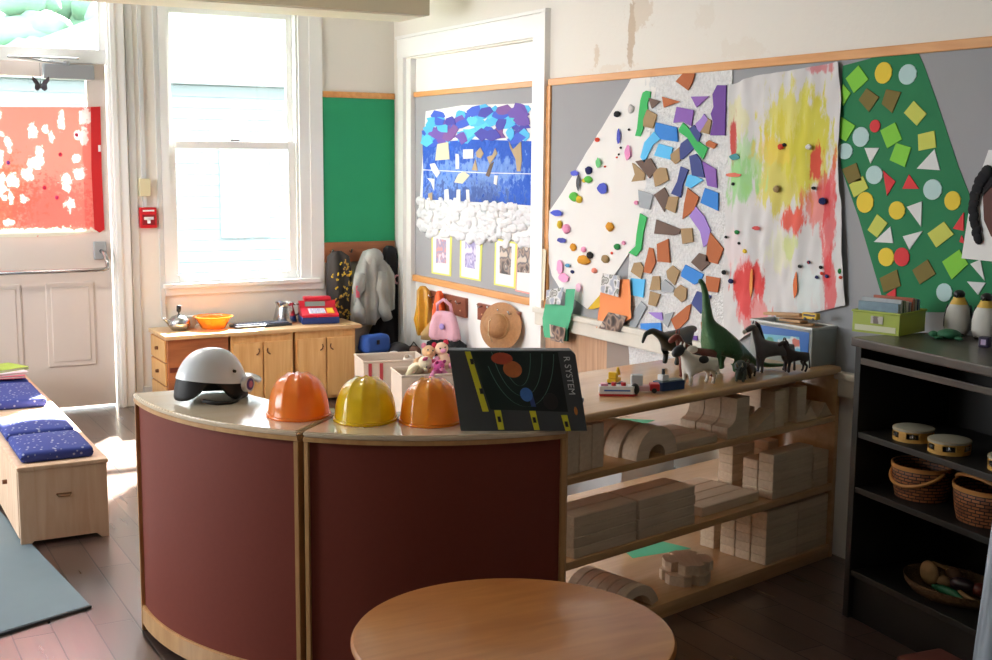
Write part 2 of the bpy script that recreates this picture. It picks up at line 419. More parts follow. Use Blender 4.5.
# window
win = struct(thing('window_1', 'white double-hung sash window above the toy kitchen counter', 'window', (2.435, BY, 0.77)))
WO = Vector((2.435, BY, 0.77))
def at(o): return Matrix.Translation(-Vector(o))
b = B()
b.box((1.955, BY-0.022, 0.70), (2.004, BY+0.001, 2.62)).box((2.946, BY-0.022, 0.70), (3.035, BY+0.001, 2.62)).box((2.872, BY-0.014, 0.75), (2.947, BY+0.001, 2.55)).box((1.950, BY-0.024, 2.535), (3.040, BY+0.001, 2.64), 0.005)
b.box((1.955, BY-0.018, 0.70), (3.035, BY+0.001, 0.775), 0.004)
bmesh.ops.transform(b.bm, matrix=at(WO), verts=b.bm.verts[:]); b.out('casing', m_white, win)
b = B().box((1.94, BY-0.05, 0.745), (3.0, BY+0.11, 0.775), 0.006, M=None)
bmesh.ops.transform(b.bm, matrix=at(WO), verts=b.bm.verts[:]); b.out('sill', m_white, win)
b = B().box((1.99, BY+0.001, 0.775), (2.005, BY+0.11, 2.55)).box((2.855, BY+0.001, 0.775), (2.88, BY+0.11, 2.55)).box((1.99, BY+0.001, 2.525), (2.88, BY+0.11, 2.55))
bmesh.ops.transform(b.bm, matrix=at(WO), verts=b.bm.verts[:]); b.out('jamb', m_trim, win)
def sash(z0, z1, y0, w):
    b = B(); x0, x1 = 2.005, 2.855
    b.box((x0, y0, z0), (x0+w, y0+0.035, z1), 0.004).box((x1-w, y0, z0), (x1, y0+0.035, z1), 0.004).box((x0+w, y0, z0), (x1-w, y0+0.035, z0+w), 0.004).box((x0+w, y0, z1-w), (x1-w, y0+0.035, z1), 0.004)
    bmesh.ops.transform(b.bm, matrix=at(WO), verts=b.bm.verts[:]); s = b.out('sash', m_white, win)
    b = B().box((x0+w, y0+0.015, z0+w), (x1-w, y0+0.019, z1-w)); bmesh.ops.transform(b.bm, matrix=at(WO), verts=b.bm.verts[:]); b.out('pane', m_glass, s)
    return s
sash(1.64, 2.525, BY+0.065, 0.042)
sl = sash(0.775, 1.685, BY+0.025, 0.05)
b = B().box((2.40, BY+0.005, 1.685), (2.47, BY+0.03, 1.70), 0.004); bmesh.ops.transform(b.bm, matrix=at(WO), verts=b.bm.verts[:]); b.out('latch', m_metal, sl)
# door with glazed upper half, transom above
dr = struct(thing('door_1', 'pale panelled outside door with a big glass pane and transom', 'door', (1.17, BY, 0)))
DO = (1.17, BY, 0)
def dpart(b, name, m, par=None, sm=None):
    bmesh.ops.transform(b.bm, matrix=at(DO), verts=b.bm.verts[:]); return b.out(name, m, par or dr, sm)
X0, X1 = 0.70, 1.635
b = B().box((X0, BY+0.03, 0.02), (X1, BY+0.075, 1.13)).box((X0, BY+0.03, 2.055), (X1, BY+0.075, 2.14)).box((X0, BY+0.03, 1.13), (0.80, BY+0.075, 2.055)).box((1.522, BY+0.03, 1.13), (X1, BY+0.075, 2.055))
for (xa, xb, za, zb) in ((0.76, 1.10, 0.27, 0.82), (1.22, 1.53, 0.27, 0.82)):
    for q in range(2):
        d = 0.012+0.028*q; b.box((xa+d, BY+0.022-0.004*q, za+d), (xb-d, BY+0.032, zb-d), 0.008)
dpart(b, 'leaf', m_door)
dpart(B().box((0.80, BY+0.05, 1.13), (1.522, BY+0.055, 2.055)), 'glass_pane', m_glass)
b = B().box((X0, BY+0.02, 2.14), (1.655, BY+0.1, 2.225), 0.004).box((X0, BY+0.02, 2.58), (1.655, BY+0.1, 2.62)).box((1.60, BY+0.02, 2.225), (1.655, BY+0.1, 2.58)).box((X0, BY+0.02, 2.225), (0.74, BY+0.1, 2.58))
dpart(b, 'transom_frame', m_white)
dpart(B().box((0.74, BY+0.055, 2.225), (1.60, BY+0.06, 2.58)), 'transom_pane', m_glass)
b = B().box((1.64, BY-0.03, 0), (1.745, BY+0.03, 2.70), 0.006).box((1.655, BY-0.04, 0), (1.69, BY-0.02, 2.70), 0.006).box((0.6, BY-0.03, 2.6), (1.745, BY+0.01, 2.70), 0.006)
dpart(b, 'door_casing', m_white)
b = B().box((1.265, BY-0.03, 2.04), (1.56, BY+0.03, 2.13), 0.008)
dc = dpart(b, 'door_closer', m_steel)
b = B().tube([(1.40, BY-0.04, 2.13), (1.06, BY-0.09, 2.155)], 0.007).tube([(1.06, BY-0.09, 2.155), (1.47, BY-0.03, 2.165)], 0.006).cyl((1.40, BY-0.03, 2.12), (1.40, BY-0.03, 2.145), 0.018)
dpart(b, 'closer_arm', m_steel, dc)
b = B().box((1.525, BY-0.005, 0.945), (1.60, BY+0.03, 1.055), 0.006)
dp = dpart(b, 'latch_plate', m_steel)
b = B().tube([(1.565, BY+0.01, 1.00), (1.575, BY-0.045, 0.985), (1.588, BY-0.075, 0.93), (1.585, BY-0.085, 0.895), (1.56, BY-0.085, 0.888), (0.72, BY-0.085, 0.888), (0.70, BY+0.03, 0.888)], 0.013, 10)
dpart(b, 'push_bar', m_metal, None, 180)
# plain strips of trim between door and window, corner, baseboards
struct(B().box((1.752, BY-0.012, 0), (1.80, BY+0.001, 2.9), 0.003).out('trim_1', m_trim))
struct(B().box((1.925, BY-0.016, 0.55), (1.954, BY+0.001, 2.9), 0.003).out('trim_2', m_trim))
struct(B().box((1.80, BY-0.015, 0), (3.56, BY+0.001, 0.12), 0.003).out('baseboard_back', m_trim))
struct(B().box((WX-0.015, 4.2, 0), (WX+0.001, 5.79, 0.13), 0.003).out('baseboard_right', m_trim))
# the cased opening on the right wall, closed with a board
b = B()
b.box((WX-0.025, 7.645, 0), (WX+0.03, 7.73, 2.30)).box((WX-0.025, 5.842, 0), (WX+0.03, 5.940, 2.30)).box((WX-0.028, 5.83, 2.255), (WX+0.031, 7.735, 2.379), 0.003)
b.box((WX-0.035, 5.797, 0), (WX+0.001, 5.845, 2.379)).box((WX-0.036, 5.795, 2.38), (WX+0.001, 7.75, 2.40), 0.004).box((WX, 7.574, 0), (WX+0.045, 7.65, 2.245)).box((WX+0.01, 5.935, 0), (WX+0.045, 5.950, 2.245))
struct(b.out('trim_3', m_white))
tr = struct(B().box((3.607, 5.95, 0), (3.616, 7.575, 0.75)).box((3.607, 5.95, 2.02), (3.616, 7.575, 2.245)).out('door_2', m_white))
# wall boards
bd = thing('pinboard', 'grey pinboard with orange pine rails inside the white door frame', 'pinboard', (3.61, 6.8, 0.75))
def off(b, o): bmesh.ops.transform(b.bm, matrix=at(o), verts=b.bm.verts[:]); return b
off(B().box((3.603, 5.95, 0.79), (3.616, 7.575, 2.0)), (3.61, 6.8, 0.75)).out('board', m_grey, bd)
off(B().box((3.59, 5.95, 1.992), (3.616, 7.575, 2.025), 0.004), (3.61, 6.8, 0.75)).out('rail', m_rail, bd)
off(B().box((3.58, 5.95, 0.752), (3.616, 7.575, 0.795), 0.006), (3.61, 6.8, 0.75)).out('rail', m_rail, bd)
BB = (WX, 3.6, 0.8)
bd = thing('pinboard', 'long grey pinboard with orange pine top rail behind the big children\'s paintings', 'pinboard', BB)
off(B().box((WX-0.01, 0.5, 0.76), (WX+0.001, 5.76, 1.99)), BB).out('board', m_grey, bd)
off(B().box((WX-0.022, 0.5, 1.985), (WX+0.001, 5.78, 2.022), 0.004), BB).out('rail', m_rail, bd)
off(B().box((WX-0.022, 5.755, 0.76), (WX+0.001, 5.795, 1.985), 0.004), BB).out('side_rail', m_rail, bd)
struct(B().box((WX-0.04, 3.3, 0.665), (WX+0.001, 5.86, 0.76), 0.008).box((WX-0.05, 3.3, 0.735), (WX+0.001, 5.87, 0.765), 0.006).out('trim_4', mat('worn_white_ledge', '#d8d3c8', 0.7, var=0.12, vscale=14)))
m_wains = wood('wainscot', '#a98468', '#c49f80', (14, 40, 3), 0.6)
struct(B().box((WX-0.008, 5.18, 0.13), (WX+0.001, 5.79, 0.665)).out('panel_1', m_wains))
struct(B().box((WX-0.008, 4.7, 0.13), (WX+0.001, 5.18, 0.665)).out('panel_2', mat('grey_brown_panel', '#8d8078', 0.6, var=0.1, vscale=9)))
GB = (3.3, BY, 0.88)
bd = thing('pinboard', 'bright green pinboard with orange top rail beside the window', 'pinboard', GB)
off(B().box((3.04, BY-0.012, 1.01), (3.565, BY+0.001, 1.99)), GB).out('board', m_green, bd)
off(B().box((3.04, BY-0.022, 1.985), (3.565, BY+0.001, 2.025), 0.004), GB).out('rail', m_rail, bd)
ck = thing('coat_rail', 'brown wooden coat rail below the green pinboard', 'coat rail', (3.3, BY, 0.88))
off(B().box((3.036, BY-0.025, 0.875), (3.562, BY+0.001, 1.012), 0.004), GB).out('rail_board', m_brownrail, ck)
for x in (3.08, 3.22, 3.38, 3.50):
    off(B().tube([(x, BY-0.02, 0.95), (x, BY-0.055, 0.945), (x, BY-0.07, 0.965)], 0.006), GB).out('hook', m_metal, ck)

# dropped light fixture near the ceiling
fx = thing('ceiling_light', 'beige box light fixture hanging below the ceiling', 'ceiling light', (1.7, 6.85, 2.42))
m_beige = mat('beige_enamel', '#bcb296', 0.5)
B().box((-1.5, -0.20, 0.0), (1.56, 0.20, 0.16), 0.006).out('housing', m_beige, fx)
B().box((-1.48, -0.17, -0.006), (1.53, 0.17, 0.002)).out('diffuser', mat('diffuser_cream', '#e4ddc8', 0.6), fx)
for x in (-1.0, 1.0): B().cyl((x, 0, 0.15), (x, 0, 0.46), 0.012).out('hanger_rod', m_metal, fx)

# fire alarm and junction box with conduit
fa = thing('fire_alarm', 'red fire alarm pull station on the wall between door and window', 'fire alarm', (1.857, BY, 1.20))
B().box((-0.052, -0.04, -0.065), (0.052, 0, 0.065), 0.006).out('case', mat('alarm_red', '#c8202a', 0.35), fa)
B().box((-0.03, -0.047, -0.012), (0.03, -0.038, 0.006), 0.002).box((-0.010, -0.047, -0.035), (0.010, -0.038, 0.0), 0.002).out('pull_handle', mat('alarm_white', '#f0f0f0', 0.4), fa)
B().box((-0.036, -0.042, 0.04), (0.036, -0.0385, 0.05)).out('lettering_band', mat('alarm_white', '#f0f0f0', 0.4), fa)
B().box((-0.04, -0.043, -0.045), (0.04, -0.0385, 0.02), 0.002).out('recess', mat('alarm_dark_red', '#8a1720', 0.4), fa)
jb = thing('junction_box', 'cream junction box above the red fire alarm', 'junction box', (1.842, BY, 1.39))
B().box((-0.034, -0.04, -0.055), (0.034, 0, 0.055), 0.004).out('box', mat('cream_plastic', '#d8cfaa', 0.5), jb)
B().box((-0.012, -0.018, 0.05), (0.012, 0, 1.5)).box((-0.012, -0.018, -0.13), (0.012, 0, -0.05)).out('conduit', m_trim, jb)

# ------------------------------------------------------------------ outside the windows
struct(B().box((-12, 8.05, -0.35), (14, 30, -0.3)).out('ground', mat('outside_grass', '#55624c', 0.9, var=0.2, vscale=2)))
nh = thing('neighbour_house', 'pale clapboard house seen through the window', 'house', (4.2, 14.5, -0.3))
b = B()
for i in range(20): b.box((-2.6, -0.02, 0.1+i*0.13), (2.8, 0.02-0.01, 0.225+i*0.13), 0.0)
b.box((-2.6, 0.0, 0), (2.8, 3.5, 2.72)); b.out('clapboard_wall', mat('pale_clapboard', '#68757c', 0.7), nh)
for x in (-1.9, -0.9, 0.4):
    f = B().box((x-0.3, -0.06, 0.9), (x+0.3, 0.0, 2.0), 0.01).out('window', mat('house_window_frame', '#7c868a', 0.7), nh)
    B().box((x-0.24, -0.07, 0.97), (x+0.24, -0.058, 1.94)).out('pane', mat('dim_pane', '#66757d', 0.2), f)
b = B().prism([(-2.9, 2.7), (3.1, 2.7), (0.1, 4.0)], lambda u, v, w: Vector((u, w-0.3, v)), 4.0); b.out('roof', mat('pale_roof', '#6d7276', 0.9), nh)
def tree(x, y, h, r, lab):
    t = thing('tree', lab, 'tree', (x, y, -0.3), group='trees outside the window')
    B().cyl((0, 0, 0), (0, 0, h*0.6), 0.14, 0.07).out('trunk', mat('bark', '#6d6154', 0.9), t)
    b = B()
    for k in range(60):
        b.ell((rnd(-r, r), rnd(-r, r)*0.7, h*0.45+rnd(0, h*0.55)), (rnd(.35, .7)*r*0.6, rnd(.35, .7)*r*0.6, rnd(.3, .5)*r*0.6), n=14)
    for v in b.bm.verts: v.co += 0.12*mnoise.noise_vector(v.co*3)
    b.out('foliage', mat('spring_leaves', '#5a7a66', 0.9, var=0.3, vscale=6), t, 180)
tree(-0.4, 21, 4.2, 1.6, 'pale green tree seen through the glass of the door')
tree(5.2, 24.5, 4.8, 1.9, 'pale green tree behind the clapboard house outside the window')

# ------------------------------------------------------------------ curved room divider: two units
DC = (1.93, 3.98); DR = 1.035; DH = 0.817
def arcpt(a, r): return (r*math.cos(R(a)), r*math.sin(R(a)))
m_postwood = wood('divider_birch', '#b98a58', '#cda06c', (30, 30, 4), 0.4, coat=0.2)
def divider(a0, a1, label):
    am = R((a0+a1)/2); o = (DC[0]+DR*math.cos(am), DC[1]+DR*math.sin(am), 0)
    t = thing('curved_cabinet', label, 'room divider', o, group='curved toy cabinets')
    def loc(a, r, z): p = arcpt(a, r); return Vector((DC[0]+p[0]-o[0], DC[1]+p[1]-o[1], z))
    N = 22
    def arcslab(ra, rb, z0, z1, b0=a0, b1=a1, bev=0):
        b = B(); ring = [b0+(b1-b0)*i/N for i in range(N+1)]
        poly = [(a, ra) for a in ring]+[(a, rb) for a in ring[::-1]]
        b.prism(poly, lambda a, r, w: loc(a, r, z0+w), z1-z0)
        if bev:
            bmesh.ops.recalc_face_normals(b.bm, faces=b.bm.faces)
            es = [e for e in b.bm.edges if e.is_manifold and e.calc_face_angle() > 0.6]
            bmesh.ops.bevel(b.bm, geom=es, offset=bev, segments=2, affect='EDGES')
        return b
    arcslab(DR+0.004, DR-0.325, DH-0.016, DH, bev=0.004).out('top', m_lam, t, 40)
    arcslab(DR+0.002, DR-0.31, DH-0.030, DH-0.0165).out('top_edge', m_postwood, t, 40)
    e = math.degrees(0.014/DR)
    arcslab(DR-0.012, DR-0.022, 0.085, DH-0.030, a0+e*0.9, a1-e*0.9).out('curved_panel', m_maroon, t, 40)
    arcslab(DR-0.001, DR-0.025, 0.025, 0.09, a0+e*0.9, a1-e*0.9, 0.003).out('base_trim', m_postwood, t, 40)
    for b0 in (a0, a1-e): arcslab(DR, DR-0.31, 0.0, DH-0.030, b0, b0+e, 0.003).out('side_panel', m_postwood, t, 40)
    for z in (0.09, 0.42): arcslab(DR-0.024, DR-0.30, z, z+0.018, a0+e, a1-e).out('shelf', m_maple, t, 40)
divider(176.5, 223.6, 'curved wooden cabinet with maroon back on the left, white batting helmet on its top')
divider(224.6, 267.8, 'curved wooden cabinet with maroon back, yellow hard hat and planet box on top')

# ------------------------------------------------------------------ round table
rt = thing('round_table', 'low round oak table in the foreground', 'table', (1.312, 2.25, 0))
B().lathe([(0, 0.522), (0.345, 0.522), (0.356, 0.527), (0.361, 0.536), (0.361, 0.542), (0.356, 0.549), (0.347, 0.551), (0, 0.551)], n=96).out('tabletop', m_table, rt, 40)
B().lathe([(0.27, 0.465), (0.285, 0.465), (0.285, 0.523), (0.27, 0.523), (0.27, 0.465)], n=64).out('apron', m_table, rt, 40)
for k in range(4):
    a = R(45+90*k); B().cyl((0.255*math.cos(a), 0.255*math.sin(a), 0.523), (0.28*math.cos(a), 0.28*math.sin(a), 0.0), 0.026, 0.02).out('leg', m_table, rt, 40)

# ------------------------------------------------------------------ open block shelf
SA = R(12.5); SO = (2.85, 3.36, 0)
SM = Matrix.Translation(SO) @ Matrix.Rotation(SA, 4, 'Z')
def sw(s, v, z): return SM @ Vector((s, v, z))
sh = thing('block_shelf', 'open wooden shelf full of unit blocks with toy animals on top', 'shelf', SO, SA)
S0, S1, SD = -0.845, 0.715, 0.56
b = B().box((S0, -0.004, 0.757), (S1, SD, 0.787), 0.012, seg=3); b.out('top_board', m_shelf, sh, 40)
for z, h in ((0.566, 0.024), (0.283, 0.027), (0.028, 0.028)):
    s_ = B().box((S0+0.025, 0.0, z), (S1-0.025, SD, z+h), 0.003).out('shelf_board', m_shelf, sh, 40)
    if z > 0.5: q = [(-0.32, 0.42), (-0.10, 0.36), (0.06, 0.40), (-0.02, 0.50), (-0.25, 0.53)]
    elif z > 0.2: q = [(0.10, 0.36), (0.24, 0.34), (0.24, 0.46), (0.16, 0.46)]
    else: q = [(-0.05, 0.40), (0.22, 0.33), (0.20, 0.46), (0.0, 0.50)]
    B().prism(q, lambda u, v, w, z=z, h=h: Vector((u, v, z+h+w)), 0.0006).out('painted_patch', mat('green_paint', '#5cc59a', 0.6), s_)
B().box((S0+0.02, 0.004, 0.0), (S1-0.02, 0.022, 0.055), 0.003).out('kick_board', m_shelf, sh, 40)
B().box((S1-0.025, 0.0, 0.0), (S1, SD, 0.757), 0.004).out('end_panel', m_shelf, sh, 40)
for v_ in (0.0, SD-0.04): B().box((S0, v_, 0.0), (S0+0.025, v_+0.04, 0.757), 0.004).out('corner_post', m_shelf, sh, 40)

# ---- unit blocks: every block a thing
BL = []
UN = 0.14
def unit_mesh(L, h=0.035, w=0.07):
    return B().box((-L/2, -w/2, 0), (L/2, w/2, h), 0.0025, seg=1).mesh('unit_block', m_block)
ME = {}
def block(kind, s, v, z, rz, label, tilt=None, group='wooden unit blocks on the shelf', name='unit_block', L=0.28, h=0.035, w=0.07):
    key = (kind, L, h, w)
    if key not in ME:
        if kind == 'brick': ME[key] = unit_mesh(L, h, w)
        elif kind == 'arch':
            pts = [(0.105*math.cos(t), 0.105*math.sin(t)) for t in [math.pi*i/20 for i in range(21)]]+[(-0.043*math.cos(t), 0.043*math.sin(t)) for t in [math.pi*i/14 for i in range(15)]]
            ME[key] = B().prism(pts, lambda u, q, ww: Vector((u, ww-w/2, q)), w).mesh('arch_block', m_block)
        elif kind == 'curve':
            pts = [(0.07, 0), (0.07, 0.145), (-0.005, 0.145), (-0.005, 0.09), (-0.012, 0.065), (-0.03, 0.05), (-0.055, 0.042), (-0.055, 0)]
            ME[key] = B().prism(pts, lambda u, q, ww: Vector((ww-w/2, -u, q)) if False else Vector((u, ww-w/2, q)), w).mesh('curve_block', m_block)
        elif kind == 'wedge':
            ME[key] = B().prism([(-L/2, 0), (L/2, 0), (L/2, h)], lambda u, q, ww: Vector((u, ww-w/2, q)), w).mesh('wedge_block', m_block)
        elif kind == 'gable':
            ME[key] = B().prism([(-0.05, 0), (0.05, 0), (0, 0.055)], lambda u, q, ww: Vector((u, ww-w/2, q)), w).mesh('gable_block', m_block)
        elif kind == 'gear':
            pts = []
            for k in range(4):
                a = math.pi/2*k
                for r_, d in ((0.088, -0.62), (0.094, -0.3), (0.094, 0.3), (0.088, 0.62)): pts.append((r_*math.cos(a+d), r_*math.sin(a+d)))
                for q in range(1, 5):
                    t = q/5; a2 = a+0.62+t*(math.pi/2-1.24); rr = 0.088-0.028*math.sin(math.pi*t); pts.append((rr*math.cos(a2), rr*math.sin(a2)))
            ME[key] = B().prism(pts, lambda u, q, ww: Vector((u, q, ww)), h).mesh('cross_block', m_block)
        elif kind == 'qcurve':
            pts = [(0.11*math.cos(t), 0.11*math.sin(t)) for t in [math.pi*(0.1+0.8*i/16) for i in range(17)]]+[(0.075*math.cos(t), 0.075*math.sin(t)) for t in [math.pi*(0.9-0.8*i/16) for i in range(17)]]
            ME[key] = B().prism(pts, lambda u, q, ww: Vector((u, ww-w/2, q-0.02)), w).mesh('curved_block', m_block)
    o = bpy.data.objects.new(name, ME[key]); C.objects.link(o)
    o.matrix_world = Matrix.Translation(sw(s, v, z)) @ Matrix.Rotation(SA+R(rz), 4, 'Z') @ (tilt if tilt else Matrix())
    tag(o, label, 'block', group); BL.append(o); return o
ORD = ['first', 'second', 'third', 'fourth', 'fifth', 'sixth', 'seventh']
Z2, Z1, Z0 = 0.5905, 0.3105, 0.0565
# middle shelf, left: long wall of double units, 4 courses, 2 rows
for row in range(2):
    for cse in range(4):
        for k, x in enumerate((-0.62-0.005, -0.315)):
            block('brick', x + rnd(-.003, .003), 0.045+0.074*row, Z1+0.0352*cse, 0, 'long plank in the block wall on middle shelf, %s row, %s course, %s end' % (('front', 'back')[row], ORD[cse], ('left', 'right')[k]), group='long blocks stacked as a wall on the middle shelf', L=0.30)
# flat long planks lying to the right of that wall
for k in range(4):
    block('brick', 0.085, 0.075+0.073*k, Z1, 0, 'flat long plank lying beside the block wall on middle shelf, %s from front' % ORD[k], group='flat planks on the middle shelf', L=0.34)
# stepped stack to the right on the middle shelf
HH = 0.0352
stk = []
for cse in range(5):
    for k in range(2):
        if cse < 4 or k == 0:
            stk.append((0.43, 0.045+0.0735*k, cse))
for (x, v, cse) in stk:
    block('brick', x, v, Z1+HH*cse, 0, 'block in the stepped pile on the middle shelf, %s course, %s' % (ORD[cse], 'front row' if v < 0.1 else 'second row'), group='stepped pile of blocks on the middle shelf', L=0.26)
for cse in range(4):
    block('brick', 0.618, 0.045, Z1+HH*cse, 0, 'short block at right end of the stepped pile, %s course' % ORD[cse], group='stepped pile of blocks on the middle shelf', L=0.105)
for cse in range(5):
    for k in range(2):
        block('brick', 0.36+0.145*k, 0.23, Z1+HH*cse, 90 if k else 0, 'block in the %s pile at the back of the middle shelf, %s course' % (('left rear', 'right rear')[k], ORD[cse]), group='rear piles of blocks on the middle shelf', L=0.14)
for cse in range(6):
    block('brick', 0.63, 0.36, Z1+HH*cse, 90, 'block of the tall rear right pile on the middle shelf, %s course' % ORD[cse], group='tall rear pile on the middle shelf', L=0.14)
# bottom shelf: big pile to the right
for cse in range(6):
    for row in range(3):
        for k in range(2):
            if cse == 5 and row == 2: continue
            block('brick', 0.375+0.206*k, 0.046+0.074*row, Z0+HH*cse, 0, 'block of the big pile on bottom shelf, %s course, %s row, %s half' % (ORD[cse], ('front', 'middle', 'back')[row], ('left', 'right')[k]), group='big pile of blocks on the bottom shelf', L=0.205)
for cse in range(3):
    block('brick', 0.33, 0.30, Z0+HH*cse, 0, 'block of the low stack behind the cross blocks on bottom shelf, %s course' % ORD[cse], group='low stack at the back of the bottom shelf', L=0.10)
block('gear', -0.08, 0.115, Z0, 20, 'thick cross-shaped block, lower of the two on the bottom shelf', name='cross_block', h=0.036)
block('gear', -0.055, 0.125, Z0+0.0362, 52, 'thick cross-shaped block, upper of the two on the bottom shelf', name='cross_block', h=0.036)
for k in range(6):
    block('qcurve', -0.455, 0.03+0.044*k, Z0, 0, 'curved block standing on the bottom shelf behind the table, %s from front' % ORD[k], name='curved_block', group='curved blocks on the bottom shelf', w=0.04)
# upper shelf: vertical planks, arches, flat planks, curves, wedges, pillars, gables
for k in range(3):
    block('brick', -0.775+0.062*k, 0.06+0.004*k, Z2, 90, 'tall plank standing upright at the left end of upper shelf, %s from left' % ORD[k], group='upright planks on the upper shelf', L=0.075, h=0.150, w=0.056)
for k in range(4):
    block('arch', -0.385-0.012*k, 0.04+0.073*k, Z2, 0, 'half-round arch block on the upper shelf, %s from the front' % ORD[k], name='arch_block', group='arch blocks on the upper shelf', w=0.07)
for k in range(3):
    block('brick', -0.165, 0.045+0.073*k, Z2, 0, 'flat plank block beside the arches on the upper shelf, %s from the front' % ORD[k], group='flat planks beside the arches', L=0.23, h=0.03)
for k in range(3):
    block('curve', 0.062+0.0*k, 0.045+0.075*k, Z2, 0, 'scooped curve block standing on the upper shelf, %s from the front' % ORD[k], name='curve_block', group='scooped blocks on the upper shelf', w=0.07)
for k in range(2):
    block('wedge', 0.225, 0.05+0.09*k, Z2, 0, 'sloping wedge block on the upper shelf between scooped blocks and pillars, %s one' % ('front', 'rear')[k], name='wedge_block', group='wedge blocks on the upper shelf', L=0.14, h=0.07)
for k in range(3):
    block('brick', 0.332+0.071*k, 0.05+0.03*(k % 2), Z2, 0, 'upright pillar block right of the wedges on upper shelf, %s from left' % ORD[k], group='pillar blocks on the upper shelf', L=0.062, h=0.14)
for k in range(2):
    block('brick', 0.20+0.09*k, 0.27, Z2, 0, 'upright pillar block at the back of the upper shelf, %s' % ('left one' if k == 0 else 'right one'), group='rear pillar blocks on the upper shelf', L=0.065, h=0.155)
for r_ in range(2):
    for k in range(2):
        block('gable', 0.535+0.1025*k, 0.05+0.074*r_, Z2, 0, 'roof-shaped block on the upper shelf by the black cabinet, %s %s' % (('front', 'rear')[r_], ('left', 'right')[k]), name='roof_block', group='roof-shaped blocks on the upper shelf')
for k in range(4):
    block('brick', 0.50+0.052*k, 0.25, Z2, 90, 'upright brick block behind the roof-shaped blocks, %s from left' % ORD[k], group='rear bricks on the upper shelf', L=0.13, h=0.115, w=0.046)

# ------------------------------------------------------------------ black cabinet against the right wall
CA = math.atan2(-0.992, -0.124)   # local x runs along the front, away from the block shelf; local y points to the room behind the front
CO = (3.11, 3.02, 0)
CM = Matrix.Translation(CO) @ Matrix.Rotation(CA, 4, 'Z')
def cw(s, v, z): return CM @ Vector((s, v, z))   # v>0 runs into the cabinet
cb = thing('cabinet', 'black open cabinet against the wall with tambourines and baskets inside', 'cabinet', CO, CA)
CD, CL = 0.41, 1.25
m_cabtop = wood('cabinet_top', '#352d27', '#4c4139', (3, 25, 25), 0.4, coat=0.2)
B().box((-0.012, -0.012, 0.966), (CL, CD, 0.998), 0.005).out('top', m_cabtop, cb)
B().box((0.0, 0.0, 0.0), (0.03, CD, 0.966), 0.003).out('side_panel', m_black, cb)
B().box((CL-0.03, 0.0, 0.0), (CL, CD, 0.966), 0.003).out('side_panel', m_black, cb)
B().box((0.03, CD-0.012, 0.0), (CL-0.03, CD, 0.966)).out('back_panel', m_black, cb)
B().box((0.03, 0.0, 0.908), (CL-0.03, 0.012, 0.930), 0.002).out('front_rail', m_cabtop, cb)
for z in (0.650, 0.455, 0.155): B().box((0.03, 0.004, z), (CL-0.03, CD-0.012, z+0.022), 0.003).out('shelf', m_black, cb)
B().box((0.03, 0.02, 0.0), (CL-0.03, 0.035, 0.155)).out('kick_board', m_black, cb)

# ------------------------------------------------------------------ wall art on the long pinboard
def wall_thing(name, label, cat, y, z, x=WX, group=None): return thing(name, label, cat, (x, y, z), group=group)
def wpoly(name, poly, x0, t, m, parent, o, label=None):
    b = B().prism(poly, wallf(x0), t); off(b, o); return b.out(name, m, parent, label=label)
FO = {k: mat('foam_'+k, c, 0.85, var=0.03, vscale=30) for k, c in dict(rust='#b3673f', tan='#a48a66', darkbrown='#6b5850', purple='#8a62b4', deeppurple='#6f4a9c', lavender='#a184d2', blue='#3b86d8', sky='#5fbdf2', navy='#44508c', green='#3fb464', grey='#a2a9b0').items()}
def noisebump(name, col, scale, strength, rough=0.5, dist=0.02, spec=0.5, metal=0.0):
    m = mat(name, col, rough, metal=metal, spec=spec, bump=strength, bscale=scale, var=0.08, vscale=scale)
    return m

# crinkled sheet: bilinear grid on the wall with vertical folds
def crinkle(poly, x0, o, amp, n=0.05, nu=46, nv=56, seed=0.0, fold=(9, 2)):
    """fill polygon with a fine triangulated grid, displaced off the wall"""
    bm = bmesh.new()
    vs = [bm.verts.new((0, u, v)) for u, v in poly]; f = bm.faces.new(vs)
    ys = [p[0] for p in poly]; zs = [p[1] for p in poly]
    for ax, lo, hi, k in ((1, min(ys), max(ys), nu), (2, min(zs), max(zs), nv)):
        for i in range(1, k):
            c = [0, 0, 0]; c[ax] = lo+(hi-lo)*i/k; nrm = [0, 0, 0]; nrm[ax] = 1
            bmesh.ops.bisect_plane(bm, geom=bm.verts[:]+bm.edges[:]+bm.faces[:], plane_co=c, plane_no=nrm)
    for v in bm.verts:
        p = Vector((seed, v.co.y*fold[0], v.co.z*fold[1])); q = Vector((seed, v.co.y*22, v.co.z*18))
        d = amp*(0.5+0.5*mnoise.noise(p)) + amp*0.35*mnoise.noise(q)
        v.co.x = x0-max(0.001, d)
        v.co -= Vector(o)
    b = B(); b.bm.free(); b.bm = bm
    return b

# 1. white torn paper with pompoms
WP = [(4.984, 2.011), (4.789, 1.996), (4.829, 1.829), (4.853, 1.639), (4.869, 1.446), (4.889, 1.338), (4.909, 1.22), (4.973, 1.146), (5.115, 1.008), (5.205, 0.99), (5.229, 0.905), (5.357, 0.807), (5.504, 0.85), (5.636, 0.891), (5.721, 0.955), (5.777, 1.062), (5.804, 1.266), (5.612, 1.425), (5.296, 1.715)]
o = (WX-0.012, 5.2, 0.85)
t = wall_thing('collage', 'crinkled white paper collage with pompoms and paint dabs, left end of the long pinboard', 'collage', o[1], o[2], o[0])
crinkle(WP, WX-0.0115, o, 0.0085, seed=1.3, fold=(10, 7)).out('paper', mat('crumpled_white', '#e9e7e4', 0.85), t, 180)
POM = dict(black='#1a1a1c', navy='#1c2458', red='#d8452e', green='#2f8a48', lime='#5fc04e', pink='#ee9cc0', yellow='#e2c136', tan='#a38a60', salmon='#e58a76', white='#d4d2d0', orange='#dd9a30')
